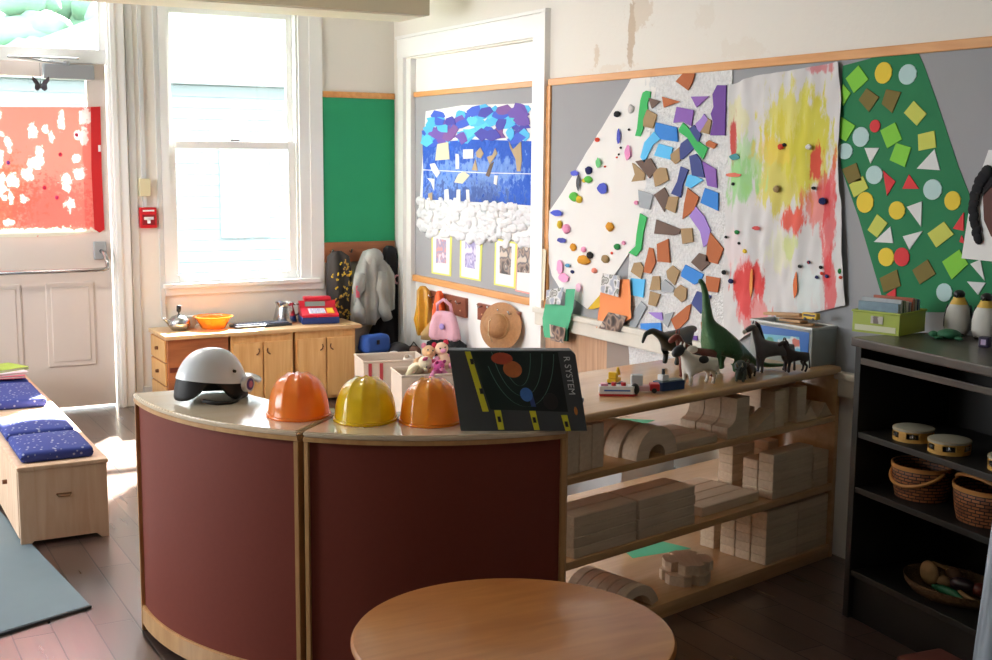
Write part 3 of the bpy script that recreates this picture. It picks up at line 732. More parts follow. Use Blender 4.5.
POMM = {k: mat('pom_'+k, c, 0.95, bump=0.6, bscale=220) for k, c in POM.items()}
def poms(lst, pts, parent, x0, o):
    for k, (y, z, ry, rz) in zip(lst, pts):
        r = (ry+rz)/2*0.9
        r = min(ry, rz); b = B().ell((x0+0.004-r*0.2-o[0], y-o[1], z-o[2]), (r*0.45, ry*0.8, rz*0.9), n=12)
        for v in b.bm.verts: v.co += (0.16*r)*mnoise.noise_vector(v.co*(2.2/r))
        b.out('pompom', POMM[k], parent, 180)
poms(['black', 'white', 'red', 'black', 'black', 'black', 'red', 'navy', 'lime', 'red', 'yellow'],
     [(5.117, 1.816, 0.036, 0.017), (4.996, 1.837, 0.03, 0.025), (5.29, 1.691, 0.027, 0.013), (5.014, 1.738, 0.013, 0.007), (5.081, 1.65, 0.012, 0.007), (5.097, 1.617, 0.01, 0.006), (5.113, 1.602, 0.012, 0.005), (5.361, 1.534, 0.04, 0.024), (5.365, 1.487, 0.048, 0.02), (5.217, 1.555, 0.012, 0.006), (5.405, 1.48, 0.026, 0.012)], t, WX-0.022, o)
poms(['lime', 'yellow', 'pink', 'orange', 'green', 'pink', 'tan', 'black', 'orange', 'orange', 'pink', 'navy', 'salmon', 'red', 'pink', 'yellow'],
     [(5.498, 1.393, 0.053, 0.027), (5.447, 1.381, 0.034, 0.023), (5.566, 1.219, 0.047, 0.028), (5.157, 1.252, 0.042, 0.026), (5.09, 1.155, 0.034, 0.017), (5.035, 1.178, 0.02, 0.012), (5.19, 1.085, 0.043, 0.024), (5.336, 1.094, 0.037, 0.021), (5.496, 1.125, 0.038, 0.023), (5.391, 1.064, 0.078, 0.027), (5.397, 1.119, 0.03, 0.017), (5.504, 0.992, 0.025, 0.011), (5.292, 1.017, 0.031, 0.016), (5.138, 1.119, 0.014, 0.008), (4.936, 1.382, 0.023, 0.012), (5.634, 1.239, 0.026, 0.026)], t, WX-0.022, o)
def dabs(cols, pts, parent, x0, o):
    for k, (y, z, ry, rz) in zip(cols, pts):
        n = 14; s = rnd(0, 9)
        poly = [(y+ry*math.cos(q*2*math.pi/n)*(1+0.35*mnoise.noise(Vector((s, q*0.9, 0)))), z+rz*math.sin(q*2*math.pi/n)*(1+0.35*mnoise.noise(Vector((s+5, q*0.9, 0))))) for q in range(n)]
        wpoly('paint_dab', poly, x0, 0.002, mat('paint_'+k, k, 0.6), parent, o)
dabs(['#2b35b4', '#e38ac0', '#2f3fc8', '#20202c', '#5cc070'], [(5.092, 1.706, 0.015, 0.037), (5.012, 1.626, 0.023, 0.035), (5.49, 1.517, 0.038, 0.015), (5.452, 1.468, 0.017, 0.041), (5.269, 1.573, 0.022, 0.024)], t, WX-0.026, o)
dabs(['#2436b8', '#2a3ec4', '#27309c', '#ef9fcb', '#ef9fcb', '#eeb6d0', '#3a86b0'], [(5.225, 1.445, 0.043, 0.028), (5.662, 1.3, 0.056, 0.017), (5.607, 1.155, 0.044, 0.014), (5.623, 1.009, 0.032, 0.039), (5.581, 0.953, 0.051, 0.024), (5.433, 0.914, 0.023, 0.023), (5.544, 1.024, 0.023, 0.011)], t, WX-0.026, o)

# 2. silver bubble wrap with foam pieces
BW = [(4.893, 1.983), (4.782, 2.005), (4.496, 1.998), (4.253, 1.985), (4.243, 1.682), (4.237, 1.331), (4.238, 0.973), (4.241, 0.769), (4.429, 0.672), (4.67, 0.607), (4.966, 0.561), (4.99, 0.741), (5.005, 0.892), (4.99, 1.145), (4.917, 1.219), (4.891, 1.397), (4.88, 1.687)]
o = (WX-0.012, 4.6, 0.75)
t = wall_thing('collage', 'shiny bubble-wrap collage covered with many coloured foam pieces, left of the yellow painting', 'collage', o[1], o[2], o[0])
crinkle(BW, WX-0.012, o, 0.006, seed=4.1, fold=(30, 30), nu=60, nv=80).out('bubble_wrap', mat('bubble_wrap_silver', '#d6d7d8', 0.28, spec=0.8, var=0.3, vscale=70, bump=1.0, bscale=90), t, 180)  # tone noise puts the wrap's sparkle into its base colour
FP = [
('rust', [(4.645, 1.954), (4.592, 1.988), (4.504, 1.983), (4.523, 1.941), (4.55, 1.909)]),
('green', [(4.919, 1.878), (4.902, 1.913), (4.875, 1.921), (4.838, 1.915), (4.841, 1.886), (4.863, 1.865), (4.857, 1.827), (4.892, 1.79), (4.89, 1.741), (4.914, 1.704), (4.956, 1.707), (4.941, 1.742), (4.93, 1.819)]),
('darkbrown', [(4.855, 1.887), (4.759, 1.867), (4.825, 1.835)]),
('rust', [(4.747, 1.888), (4.611, 1.86), (4.731, 1.837)]),
('purple', [(4.528, 1.88), (4.398, 1.877), (4.484, 1.83)]),
('purple', [(4.631, 1.837), (4.504, 1.818), (4.517, 1.746), (4.581, 1.768), (4.653, 1.764)]),
('deeppurple', [(4.345, 1.923), (4.283, 1.92), (4.279, 1.702), (4.381, 1.703), (4.364, 1.763), (4.382, 1.799), (4.364, 1.829), (4.374, 1.884)]),
('lavender', [(4.489, 1.756), (4.449, 1.78), (4.43, 1.8), (4.4, 1.774), (4.462, 1.709)]),
('tan', [(4.862, 1.833), (4.783, 1.804), (4.812, 1.74), (4.89, 1.752), (4.892, 1.785)]),
('tan', [(4.465, 1.765), (4.425, 1.788), (4.376, 1.769), (4.389, 1.708), (4.466, 1.722)]),
('blue', [(4.79, 1.769), (4.627, 1.743), (4.615, 1.676), (4.751, 1.689), (4.798, 1.728)]),
('navy', [(4.533, 1.735), (4.497, 1.752), (4.445, 1.708), (4.464, 1.672), (4.494, 1.698)]),
('navy', [(4.593, 1.668), (4.544, 1.691), (4.491, 1.647), (4.573, 1.597), (4.594, 1.595), (4.599, 1.647)]),
('green', [(4.613, 1.731), (4.581, 1.764), (4.495, 1.711), (4.473, 1.683), (4.394, 1.647), (4.427, 1.596), (4.483, 1.637), (4.544, 1.694), (4.604, 1.72)]),
('sky', [(4.802, 1.726), (4.751, 1.69), (4.808, 1.664), (4.843, 1.62), (4.873, 1.576), (4.907, 1.604), (4.878, 1.675)]),
('sky', [(4.763, 1.669), (4.652, 1.65), (4.671, 1.594), (4.797, 1.612)]),
('tan', [(4.601, 1.652), (4.593, 1.589), (4.631, 1.573), (4.663, 1.592), (4.668, 1.618)]),
('navy', [(4.527, 1.611), (4.474, 1.621), (4.439, 1.59), (4.411, 1.514), (4.502, 1.523)]),
('purple', [(4.431, 1.588), (4.333, 1.553), (4.321, 1.47), (4.389, 1.479)]),
('rust', [(4.411, 1.67), (4.388, 1.682), (4.331, 1.664), (4.354, 1.644), (4.406, 1.657)]),
('darkbrown', [(4.949, 1.584), (4.824, 1.599), (4.771, 1.548), (4.828, 1.503)]),
('tan', [(4.977, 1.576), (4.953, 1.57), (4.866, 1.525), (4.87, 1.494), (4.978, 1.484), (4.951, 1.52)]),
('tan', [(4.807, 1.536), (4.745, 1.556), (4.7, 1.554), (4.676, 1.498), (4.741, 1.475), (4.781, 1.464)]),
('navy', [(4.588, 1.563), (4.528, 1.548), (4.567, 1.485), (4.581, 1.419), (4.655, 1.435), (4.61, 1.494)]),
('sky', [(4.535, 1.522), (4.502, 1.528), (4.419, 1.504), (4.507, 1.465), (4.55, 1.475)]),
('grey', [(4.919, 1.446), (4.797, 1.425), (4.822, 1.353), (4.906, 1.361)]),
('darkbrown', [(4.788, 1.425), (4.709, 1.463), (4.672, 1.424), (4.704, 1.347)]),
('tan', [(4.698, 1.42), (4.598, 1.423), (4.62, 1.345), (4.7, 1.363)]),
('rust', [(4.532, 1.465), (4.447, 1.426), (4.477, 1.367), (4.563, 1.319), (4.554, 1.39)]),
('blue', [(4.405, 1.468), (4.312, 1.448), (4.308, 1.369), (4.434, 1.4)]),
('green', [(4.9, 1.332), (4.843, 1.315), (4.868, 1.239), (4.883, 1.155), (4.924, 1.118), (4.987, 1.133), (4.931, 1.168), (4.924, 1.23)]),
('darkbrown', [(4.765, 1.308), (4.574, 1.272), (4.581, 1.25), (4.624, 1.24), (4.78, 1.239)]),
('tan', [(4.574, 1.275), (4.49, 1.282), (4.478, 1.22), (4.557, 1.204)]),
('lavender', [(4.513, 1.336), (4.47, 1.382), (4.402, 1.338), (4.358, 1.279), (4.371, 1.221), (4.403, 1.199), (4.431, 1.27)]),
('rust', [(4.358, 1.269), (4.263, 1.203), (4.299, 1.131), (4.383, 1.138), (4.375, 1.216)]),
('rust', [(4.755, 1.191), (4.667, 1.221), (4.648, 1.109), (4.747, 1.107)]),
('rust', [(4.818, 1.17), (4.786, 1.167), (4.76, 1.103), (4.799, 1.044), (4.859, 1.045), (4.847, 1.09)]),
('darkbrown', [(4.49, 1.124), (4.434, 1.17), (4.373, 1.164), (4.355, 1.13), (4.413, 1.088)]),
('tan', [(4.964, 1.039), (4.939, 1.086), (4.885, 1.093), (4.857, 1.067), (4.876, 1.011)]),
('sky', [(4.963, 1.007), (4.844, 1.011), (4.856, 0.921), (4.965, 0.923)]),
('tan', [(4.782, 1.033), (4.726, 1.038), (4.717, 0.972), (4.805, 0.963)]),
('tan', [(4.8, 0.958), (4.716, 0.951), (4.75, 0.888), (4.812, 0.891)]),
('tan', [(4.676, 1.067), (4.628, 1.098), (4.572, 1.076), (4.608, 1.005), (4.665, 1.034)]),
('grey', [(4.714, 1.004), (4.684, 1.026), (4.608, 0.993), (4.617, 0.971), (4.707, 0.965)]),
('tan', [(4.607, 0.984), (4.564, 1.012), (4.515, 0.999), (4.518, 0.95), (4.551, 0.931), (4.611, 0.959)]),
('blue', [(4.558, 1.074), (4.53, 1.109), (4.396, 1.076), (4.413, 1.045), (4.459, 1.022), (4.561, 1.052)]),
('rust', [(4.378, 1.071), (4.278, 1.069), (4.292, 1.003), (4.374, 1.001)]),
('navy', [(4.439, 0.994), (4.336, 0.984), (4.406, 0.893), (4.478, 0.933)]),
('rust', [(4.511, 0.917), (4.48, 0.931), (4.498, 0.855), (4.583, 0.786), (4.63, 0.839)]),
('rust', [(4.404, 0.855), (4.336, 0.881), (4.296, 0.82), (4.391, 0.79)]),
('grey', [(4.871, 0.9), (4.823, 0.88), (4.909, 0.767), (4.969, 0.753), (4.949, 0.82)]),
('grey', [(4.677, 0.859), (4.607, 0.879), (4.653, 0.799), (4.695, 0.819)]),
('lavender', [(4.811, 0.853), (4.702, 0.865), (4.69, 0.826), (4.747, 0.832)]),
('blue', [(4.872, 0.791), (4.705, 0.815), (4.698, 0.768), (4.765, 0.769), (4.864, 0.721)]),
('deeppurple', [(4.712, 0.748), (4.428, 0.788), (4.427, 0.755), (4.705, 0.711)]),
]
for i, (k, p) in enumerate(FP): wpoly('foam_piece', p, WX-0.018-0.0004*(i % 3), 0.005, FO[k], t, o)

# 3. big painted sheet, yellow, green and red
PY = [(4.263, 1.917), (4.089, 1.951), (3.847, 1.962), (3.608, 1.98), (3.582, 1.832), (3.583, 1.599), (3.556, 1.443), (3.532, 1.247), (3.507, 1.031), (3.67, 0.985), (3.843, 0.939), (4.026, 0.865), (4.154, 0.795), (4.238, 0.838), (4.252, 0.972), (4.256, 1.419)]
o = (WX-0.012, 4.1, 0.75)
t = wall_thing('painting', 'large creased sheet painted yellow, red and green with glued pompoms', 'painting', o[1], o[2], o[0])
bl = []
for q, cc, op in zip([(3.833, 1.74, 0.192, 0.171), (3.881, 1.556, 0.208, 0.186), (3.74, 1.638, 0.122, 0.201), (4.144, 1.574, 0.14, 0.121), (4.201, 1.768, 0.078, 0.095), (4.16, 1.509, 0.103, 0.095), (3.821, 1.351, 0.076, 0.062), (3.686, 1.418, 0.088, 0.088), (3.615, 1.342, 0.033, 0.24), (3.598, 1.082, 0.033, 0.161), (4.089, 1.055, 0.102, 0.114), (4.05, 0.95, 0.114, 0.087), (4.223, 1.682, 0.027, 0.096), (3.716, 1.963, 0.066, 0.028), (3.708, 1.578, 0.034, 0.072), (3.657, 1.479, 0.044, 0.064), (3.977, 1.638, 0.121, 0.059), (4.176, 1.202, 0.092, 0.079), (3.885, 1.223, 0.083, 0.084), (3.721, 1.07, 0.079, 0.099), (3.832, 1.247, 0.047, 0.05)],
                     ['#d6cf5a', '#d3c94c', '#cfc94a', '#a9d49a', '#d8d68a', '#8fce82', '#e0503a', '#dc6a62', '#d8474c', '#d8474c', '#d23a38', '#dc5a5c', '#c4343c', '#c8525c', '#cf3540', '#d2505a', '#e3c65a', '#edd5d8', '#dadcae', '#d2e2e4', '#c9d87a'],
                     [0.85, 0.85, 0.8, 0.75, 0.5, 0.7, 0.9, 0.75, 0.8, 0.8, 0.95, 0.6, 0.9, 0.7, 0.9, 0.75, 0.6, 0.5, 0.5, 0.6, 0.6]):
    bl.append((cc, q[0]-o[1], q[1]-o[2], q[2], q[3], op))
crinkle(PY, WX-0.016, o, 0.022, seed=7.7, fold=(16, 1.6), nu=60, nv=40).out('painted_paper', blobmat('paint_splashed_paper', '#d3d2d3', bl, nscale=9, jag=0.85, streak=(1, 2.6, 0.8)), t, 180)
poms(['red', 'black', 'white', 'tan', 'black', 'navy', 'navy', 'black', 'black', 'black', 'yellow', 'green', 'black', 'navy', 'red', 'red', 'navy', 'black', 'navy', 'red', 'green', 'black'],
     [(3.905, 1.651, 0.021, 0.014), (3.884, 1.659, 0.015, 0.009), (3.741, 1.65, 0.023, 0.012), (3.918, 1.476, 0.024, 0.017), (3.702, 1.486, 0.017, 0.008), (3.648, 1.436, 0.028, 0.016), (3.711, 1.186, 0.014, 0.008), (3.762, 1.165, 0.014, 0.008), (3.642, 1.171, 0.014, 0.008), (4.233, 1.256, 0.014, 0.007), (4.104, 1.203, 0.019, 0.011), (4.161, 1.282, 0.02, 0.011), (4.145, 1.235, 0.013, 0.007), (4.189, 1.064, 0.023, 0.012), (3.711, 1.186, 0.011, 0.008), (3.635, 1.147, 0.011, 0.008), (3.662, 1.129, 0.014, 0.008), (4.238, 1.099, 0.02, 0.012), (3.607, 1.138, 0.014, 0.008), (3.531, 1.14, 0.012, 0.008), (3.538, 1.164, 0.011, 0.012), (4.199, 1.491, 0.013, 0.008)], t, WX-0.037, o)
dabs(['#d96b2c', '#e08a3a', '#2d8a90', '#d96a50', '#c83a3a'], [(3.78, 1.085, 0.012, 0.05), (4.051, 1.072, 0.01, 0.061), (4.192, 1.608, 0.033, 0.013), (4.195, 1.53, 0.053, 0.009), (4.032, 1.307, 0.025, 0.009)], t, WX-0.037, o)

# 4. green oval with geometric shapes
GP = [(3.36, 2.012), (3.315, 1.991), (3.22, 1.984), (3.194, 1.943), (3.131, 1.823), (3.011, 1.578), (2.956, 1.481), (2.896, 1.362), (2.836, 1.227), (2.799, 1.126), (2.796, 1.085), (3.3, 1.027), (3.334, 1.085), (3.472, 1.376), (3.581, 1.572), (3.598, 1.755), (3.596, 1.964), (3.457, 1.982)]
o = (WX-0.012, 3.4, 0.9)
t = wall_thing('collage', 'dark green paper with geometric paper shapes, above the black cabinet', 'collage', o[1], o[2], o[0])
wpoly('green_paper', GP, WX-0.0105, 0.002, mat('dark_green_paper', '#19774a', 0.8, var=0.05, vscale=4), t, o)
GM = {k: mat('cut_'+k, c, 0.8) for k, c in dict(lime='#7fc93f', yellow='#e2c63c', pale='#b4d2d2', olive='#76682f', ygreen='#c3c95a', red='#d4363c', white='#d9dbdb').items()}
GS = [('lime', [(3.573, 1.914), (3.509, 1.96), (3.455, 1.905), (3.527, 1.856)]), ('olive', [(3.5, 1.829), (3.462, 1.872), (3.397, 1.836), (3.444, 1.782)]), ('olive', [(3.382, 1.81), (3.363, 1.864), (3.291, 1.85), (3.328, 1.775)]),
('lime', [(3.587, 1.892), (3.543, 1.857), (3.581, 1.809), (3.6, 1.847)]), ('ygreen', [(3.271, 1.774), (3.228, 1.816), (3.165, 1.768), (3.207, 1.726)]), ('lime', [(3.589, 1.767), (3.511, 1.731), (3.556, 1.671), (3.594, 1.687)]),
('lime', [(3.382, 1.711), (3.311, 1.74), (3.274, 1.677), (3.343, 1.644)]), ('lime', [(3.301, 1.664), (3.229, 1.647), (3.252, 1.575), (3.328, 1.6)]), ('white', [(3.457, 1.646), (3.384, 1.646), (3.423, 1.587)]),
('ygreen', [(3.199, 1.694), (3.125, 1.707), (3.113, 1.647), (3.192, 1.635)]), ('white', [(3.12, 1.64), (3.089, 1.566), (3.196, 1.57)]),
('olive', [(3.57, 1.563), (3.496, 1.589), (3.463, 1.522), (3.531, 1.508)]), ('ygreen', [(3.528, 1.503), (3.459, 1.539), (3.427, 1.493), (3.499, 1.455)]), ('red', [(3.358, 1.561), (3.295, 1.521), (3.332, 1.467)]),
('red', [(3.231, 1.548), (3.181, 1.497), (3.259, 1.495)]), ('white', [(3.163, 1.452), (3.161, 1.36), (3.233, 1.429)]), ('ygreen', [(3.376, 1.396), (3.322, 1.364), (3.37, 1.307), (3.42, 1.333)]),
('white', [(3.307, 1.352), (3.289, 1.291), (3.385, 1.289)]), ('white', [(3.153, 1.344), (3.209, 1.272), (3.244, 1.319)]), ('ygreen', [(3.129, 1.336), (3.058, 1.383), (3.011, 1.341), (3.085, 1.288)]),
('red', [(2.974, 1.42), (2.969, 1.355), (3.017, 1.36)]), ('red', [(2.977, 1.339), (2.958, 1.309), (2.985, 1.315)]), ('lime', [(3.055, 1.239), (2.983, 1.288), (2.941, 1.24), (3.008, 1.179)]),
('olive', [(3.346, 1.153), (3.264, 1.193), (3.241, 1.133), (3.322, 1.1)]), ('olive', [(3.19, 1.197), (3.122, 1.242), (3.081, 1.193), (3.151, 1.148)]), ('red', [(3.311, 1.093), (3.264, 1.123), (3.261, 1.081)]),
('white', [(2.932, 1.241), (2.891, 1.259), (2.867, 1.188)]), ('white', [(2.941, 1.178), (2.862, 1.181), (2.891, 1.136)])]
for k, p in GS: wpoly('paper_shape', p, WX-0.0127, 0.0035, GM[k], t, o)
GC = list(zip(['yellow', 'pale', 'red', 'pale', 'pale'], [(3.382, 1.925, 0.042, 0.04), (3.264, 1.913, 0.042, 0.037), (3.41, 1.728, 0.026, 0.024), (3.48, 1.688, 0.042, 0.038), (3.559, 1.633, 0.04, 0.031)])) + list(zip(['pale', 'pale', 'yellow', 'yellow', 'yellow', 'yellow', 'red', 'pale'], [(3.401, 1.544, 0.042, 0.035), (3.118, 1.496, 0.042, 0.037), (3.441, 1.438, 0.043, 0.04), (3.28, 1.414, 0.039, 0.034), (3.026, 1.459, 0.035, 0.034), (3.32, 1.236, 0.039, 0.035), (3.244, 1.242, 0.037, 0.035), (3.038, 1.129, 0.035, 0.033)]))
for k, (y, z, ry, rz) in GC: wpoly('paper_disc', [(y+ry*math.cos(q*math.pi/12)*(1+.04*math.sin(3*q)), z+rz*math.sin(q*math.pi/12)) for q in range(24)], WX-0.0127, 0.0035, GM[k], t, o)

# 5. portrait of a girl with braids
o = (WX-0.016, 2.8, 1.1)
t = wall_thing('portrait', 'cut-out portrait with black braids on white paper at the right edge', 'portrait', o[1], o[2], o[0])
wpoly('paper', [(2.969, 1.258), (2.951, 1.422), (2.908, 1.569), (2.884, 1.638), (2.694, 1.638), (2.663, 1.255)], WX-0.016, 0.002, m_paper, t, o)
wpoly('face', [(2.893, 1.48), (2.875, 1.515), (2.836, 1.543), (2.765, 1.551), (2.722, 1.505), (2.706, 1.406), (2.732, 1.337), (2.793, 1.313), (2.849, 1.344), (2.882, 1.397)], WX-0.018, 0.003, mat('paper_brown', '#5b3a34', 0.8), t, o)
for pts in ([(2.878, 1.563), (2.905, 1.528), (2.922, 1.479), (2.926, 1.43), (2.914, 1.382), (2.898, 1.334)], [(2.71, 1.552), (2.69, 1.486), (2.677, 1.421), (2.678, 1.347)]):
    b = B()
    for i in range(11):
        f = i/10*(len(pts)-1); k = min(int(f), len(pts)-2); g = f-k
        y = pts[k][0]*(1-g)+pts[k+1][0]*g; z = pts[k][1]*(1-g)+pts[k+1][1]*g
        b.ell((WX-0.027-o[0], y-o[1], z-o[2]), (0.008, 0.026-0.0008*i, 0.024), rot=(0.5 if i % 2 else -0.5, 0, 0), n=10)
    b.out('braid', mat('yarn_black', '#15151a', 0.9), t, 180)
wpoly('hair', [(2.893, 1.48), (2.886, 1.549), (2.848, 1.59), (2.777, 1.604), (2.72, 1.572), (2.707, 1.506), (2.732, 1.532), (2.804, 1.544), (2.851, 1.522)], WX-0.021, 0.004, mat('yarn_black', '#15151a', 0.9), t, o)

# 6. small sheets around the ledge
def picmat(name, cols, sc):
    m = bpy.data.materials.new(name); m.use_nodes = True; nt = m.node_tree; b = nt.nodes['Principled BSDF']; b.inputs['Roughness'].default_value = 0.5
    tc = nt.nodes.new('ShaderNodeTexCoord'); n = nt.nodes.new('ShaderNodeTexNoise'); n.inputs['Scale'].default_value = sc*0.6; n.inputs['Detail'].default_value = 0.5
    nt.links.new(tc.outputs['Object'], n.inputs['Vector']); cr = nt.nodes.new('ShaderNodeValToRGB'); cr.color_ramp.interpolation = 'LINEAR'
    els = cr.color_ramp.elements
    for i, c in enumerate(cols):
        p = 0.3+0.4*i/len(cols)
        if i < 2: e = els[i]; e.position = p
        else: e = els.new(p)
        e.color = lin(c)
    nt.links.new(n.outputs['Fac'], cr.inputs[0]); nt.links.new(cr.outputs[0], b.inputs['Base Color']); return m
m_photo1 = picmat('photo_dark', ['#2a2422', '#54423a', '#a08878', '#3a3a48', '#c8b8a8'], 30)
m_photo2 = picmat('photo_pastel', ['#c8bcd0', '#e0d8e0', '#b890a0', '#8c98c0', '#d09898'], 34)
m_photo3 = picmat('photo_grey', ['#8a8a88', '#c8c8c4', '#5a6058', '#e0e0e0', '#a0a8b8'], 40)
def sheet(name, label, poly, m, pics, x0=WX-0.03, curl=0.02, cat='paper'):
    ys = [p[0] for p in poly]; zs = [p[1] for p in poly]; o = (x0, sum(ys)/len(ys), min(zs))
    t = wall_thing(name, label, cat, o[1], o[2], o[0])
    crinkle(poly, x0, o, curl, seed=o[1]*3, fold=(5, 4), nu=10, nv=10).out('sheet', m, t, 180)
    for pp, pm in pics: wpoly('photo', pp, x0-curl*1.05, 0.002, pm, t, o)
    return t
sheet('paper_sheet', 'orange paper with two photos taped below the white collage', [(5.187, 0.978), (4.951, 1.004), (4.925, 0.812), (5.079, 0.737), (5.233, 0.723), (5.211, 0.872)], mat('orange_paper', '#f0935a', 0.8),
      [([(5.171, 1.015), (5.011, 1.014), (5.024, 0.907), (5.185, 0.916)], m_photo3), ([(5.109, 0.821), (4.951, 0.819), (5, 0.732), (5.196, 0.727)], m_photo1)])
sheet('paper_sheet', 'curled green paper with two photos hanging over the white ledge', [(5.697, 0.81), (5.502, 0.81), (5.485, 0.903), (5.406, 0.911), (5.413, 0.809), (5.468, 0.684), (5.476, 0.623), (5.702, 0.615), (5.726, 0.718)], mat('mint_paper', '#4fae84', 0.8),
      [([(5.667, 0.88), (5.495, 0.913), (5.522, 0.818), (5.675, 0.801)], m_photo3), ([(5.631, 0.696), (5.468, 0.695), (5.486, 0.611), (5.618, 0.609)], m_photo1)], x0=WX-0.058)
sheet('paper_strip', 'narrow cream paper strip taped to the left side of the long pinboard', [(5.799, 1.099), (5.757, 1.091), (5.77, 0.811), (5.812, 0.806)], mat('cream_paper', '#e2d8bc', 0.8), [], curl=0.004)
sheet('paper_scrap', 'small yellow paper scrap between the white and orange papers', [(5.347, 0.808), (5.229, 0.9), (5.235, 0.831), (5.3, 0.813)], mat('yellow_paper', '#d8b32c', 0.8), [], x0=WX-0.018, curl=0.006)
sheet('paper_sheet', 'dark green card standing behind the curled mint paper', [(5.579, 0.688), (5.479, 0.695), (5.486, 0.618), (5.577, 0.611)], mat('deep_green_card', '#2c5a48', 0.8), [], x0=WX-0.045, curl=0.004)

# ------------------------------------------------------------------ art inside the white door frame
AX = 3.603
o = (AX, 6.8, 1.05)
t = wall_thing('collage', 'blue painted collage with torn tissue paper on top and cotton below', 'collage', o[1], o[2], o[0])
wpoly('backing_paper', [(7.405, 1.894), (6.889, 1.917), (6.002, 1.901), (6.001, 1.692), (6.007, 1.512), (6.035, 1.115), (7.52, 1.13), (7.467, 1.498)], AX, 0.003, m_paper, t, o)
m_bluepaint = blobmat('blue_brushwork', '#2f5cc0', [('#16388c', -0.2, 0.3, 0.25, 0.16, 0.7), ('#4f86dc', 0.25, 0.4, 0.3, 0.1, 0.5), ('#6a8fd8', -0.45, 0.42, 0.12, 0.12, 0.4), ('#2140a0', 0.3, 0.25, 0.3, 0.1, 0.6), ('#5f9a7c', -0.4, 0.22, 0.14, 0.07, 0.7), ('#8fb0e4', 0.1, 0.33, 0.6, 0.2, 0.45), ('#16307c', 0.0, 0.22, 0.6, 0.16, 0.6), ('#7fa4e0', -0.3, 0.48, 0.4, 0.07, 0.6)], nscale=15, jag=1.3, bump=0.6)
wpoly('painted_band', [(7.446, 1.684), (6.759, 1.705), (6.004, 1.689), (6.007, 1.508), (6.563, 1.505), (7.436, 1.512)], AX-0.0032, 0.003, m_bluepaint, t, o)
wpoly('painted_band', [(7.436, 1.506), (6.563, 1.499), (6.007, 1.503), (6.017, 1.326), (6.491, 1.324), (7.446, 1.312)], AX-0.0032, 0.003, m_bluepaint, t, o)
TS = [(7.405, 1.907), (5.996, 1.692)]
TC = [mat('tissue_%s' % n, c, 0.8) for n, c in (('cobalt', '#3a5cc8'), ('cyan', '#4fb4e4'), ('violet', '#6a4fa8'), ('aqua', '#5cc8dc'), ('indigo', '#4444a8'), ('plum', '#7a5296'))]
rr = random.Random(5)
for (u, v, c) in [(160, 160, 1), (150, 230, 0), (140, 290, 3), (230, 150, 1), (215, 240, 2), (270, 200, 2), (300, 270, 5), (250, 300, 2), (330, 160, 4), (340, 230, 5), (400, 110, 1), (420, 180, 0), (410, 270, 1), (500, 95, 0), (490, 170, 3), (480, 250, 3), (450, 290, 1), (570, 120, 1), (560, 200, 3), (570, 270, 4), (630, 110, 3), (640, 180, 1), (680, 270, 5), (710, 110, 5), (690, 200, 4), (740, 180, 3), (760, 270, 1), (830, 140, 2), (830, 220, 4), (850, 190, 2), (820, 280, 4), (790, 320, 0)] + [(rr.uniform(140, 870), rr.uniform(95, 320), rr.choice((0, 1, 1, 2, 3, 4, 0))) for _ in range(34)]:
    n = 7; ph = rr.uniform(0, 6)
    px_ = [(u+rr.uniform(26, 78)*math.cos(ph+q*2*math.pi/n), v+rr.uniform(22, 62)*math.sin(ph+q*2*math.pi/n)) for q in range(n)]
    # collage units: 7.333 per pixel of a flat sketch, mapped onto the sheet
    (y0, z0), (y1, z1) = TS
    poly = [(y0+(y1-y0)*(a-115)/800, z0+(z1-z0)*(b_-65)/270 - (0.02*(1-(a-115)/800))) for a, b_ in px_]
    wpoly('tissue_piece', poly, AX-0.003-rr.uniform(0, 0.004), 0.003, TC[c], t, o)
CUT = [mat('cutout_cream', '#d9d3b4', 0.8), mat('cutout_tan', '#b39c78', 0.8), mat('cutout_white', '#e4e2dc', 0.8), mat('cutout_brown', '#6a5648', 0.8)]
for c, poly in [(0, [(7.222, 1.678), (7.065, 1.691), (7.045, 1.582), (7.251, 1.572)]), (2, [(6.858, 1.643), (6.726, 1.645), (6.725, 1.589), (6.854, 1.585)]), (1, [(6.687, 1.626), (6.634, 1.655), (6.59, 1.618), (6.625, 1.589), (6.677, 1.597)]), (1, [(6.695, 1.585), (6.667, 1.514), (6.739, 1.517)]), (1, [(6.446, 1.651), (6.421, 1.618), (6.512, 1.553), (6.547, 1.598), (6.479, 1.61)]),
  (3, [(6.512, 1.553), (6.462, 1.57), (6.519, 1.479), (6.562, 1.487)]), (1, [(6.283, 1.69), (6.234, 1.642), (6.141, 1.689), (6.131, 1.58), (6.145, 1.518), (6.184, 1.517), (6.201, 1.587), (6.266, 1.65)]), (2, [(7.332, 1.549), (7.261, 1.555), (7.181, 1.494), (7.231, 1.462), (7.302, 1.51)]), (2, [(6.96, 1.617), (6.919, 1.613), (6.912, 1.523), (6.959, 1.519)]), (0, [(6.847, 1.507), (6.774, 1.483), (6.865, 1.43), (6.977, 1.436), (6.921, 1.489)]), (2, [(7.373, 1.455), (7.261, 1.452), (7.271, 1.376), (7.312, 1.429)]), (2, [(6.452, 1.489), (6.41, 1.489), (6.426, 1.432), (6.459, 1.44)]),
  (2, [(7.116, 1.385), (7.063, 1.392), (7.048, 1.314), (7.115, 1.309)]), (2, [(6.943, 1.39), (6.893, 1.394), (6.892, 1.314), (6.948, 1.312)]), (2, [(6.815, 1.394), (6.777, 1.395), (6.765, 1.316), (6.809, 1.315)]), (1, [(7.357, 1.354), (7.295, 1.364), (7.295, 1.313), (7.356, 1.311)])]:
    wpoly('cutout_figure', poly, AX-0.0063, 0.003, CUT[c], t, o)
b = B(); q0 = [(7.495, 1.199), (6.034, 1.202)]
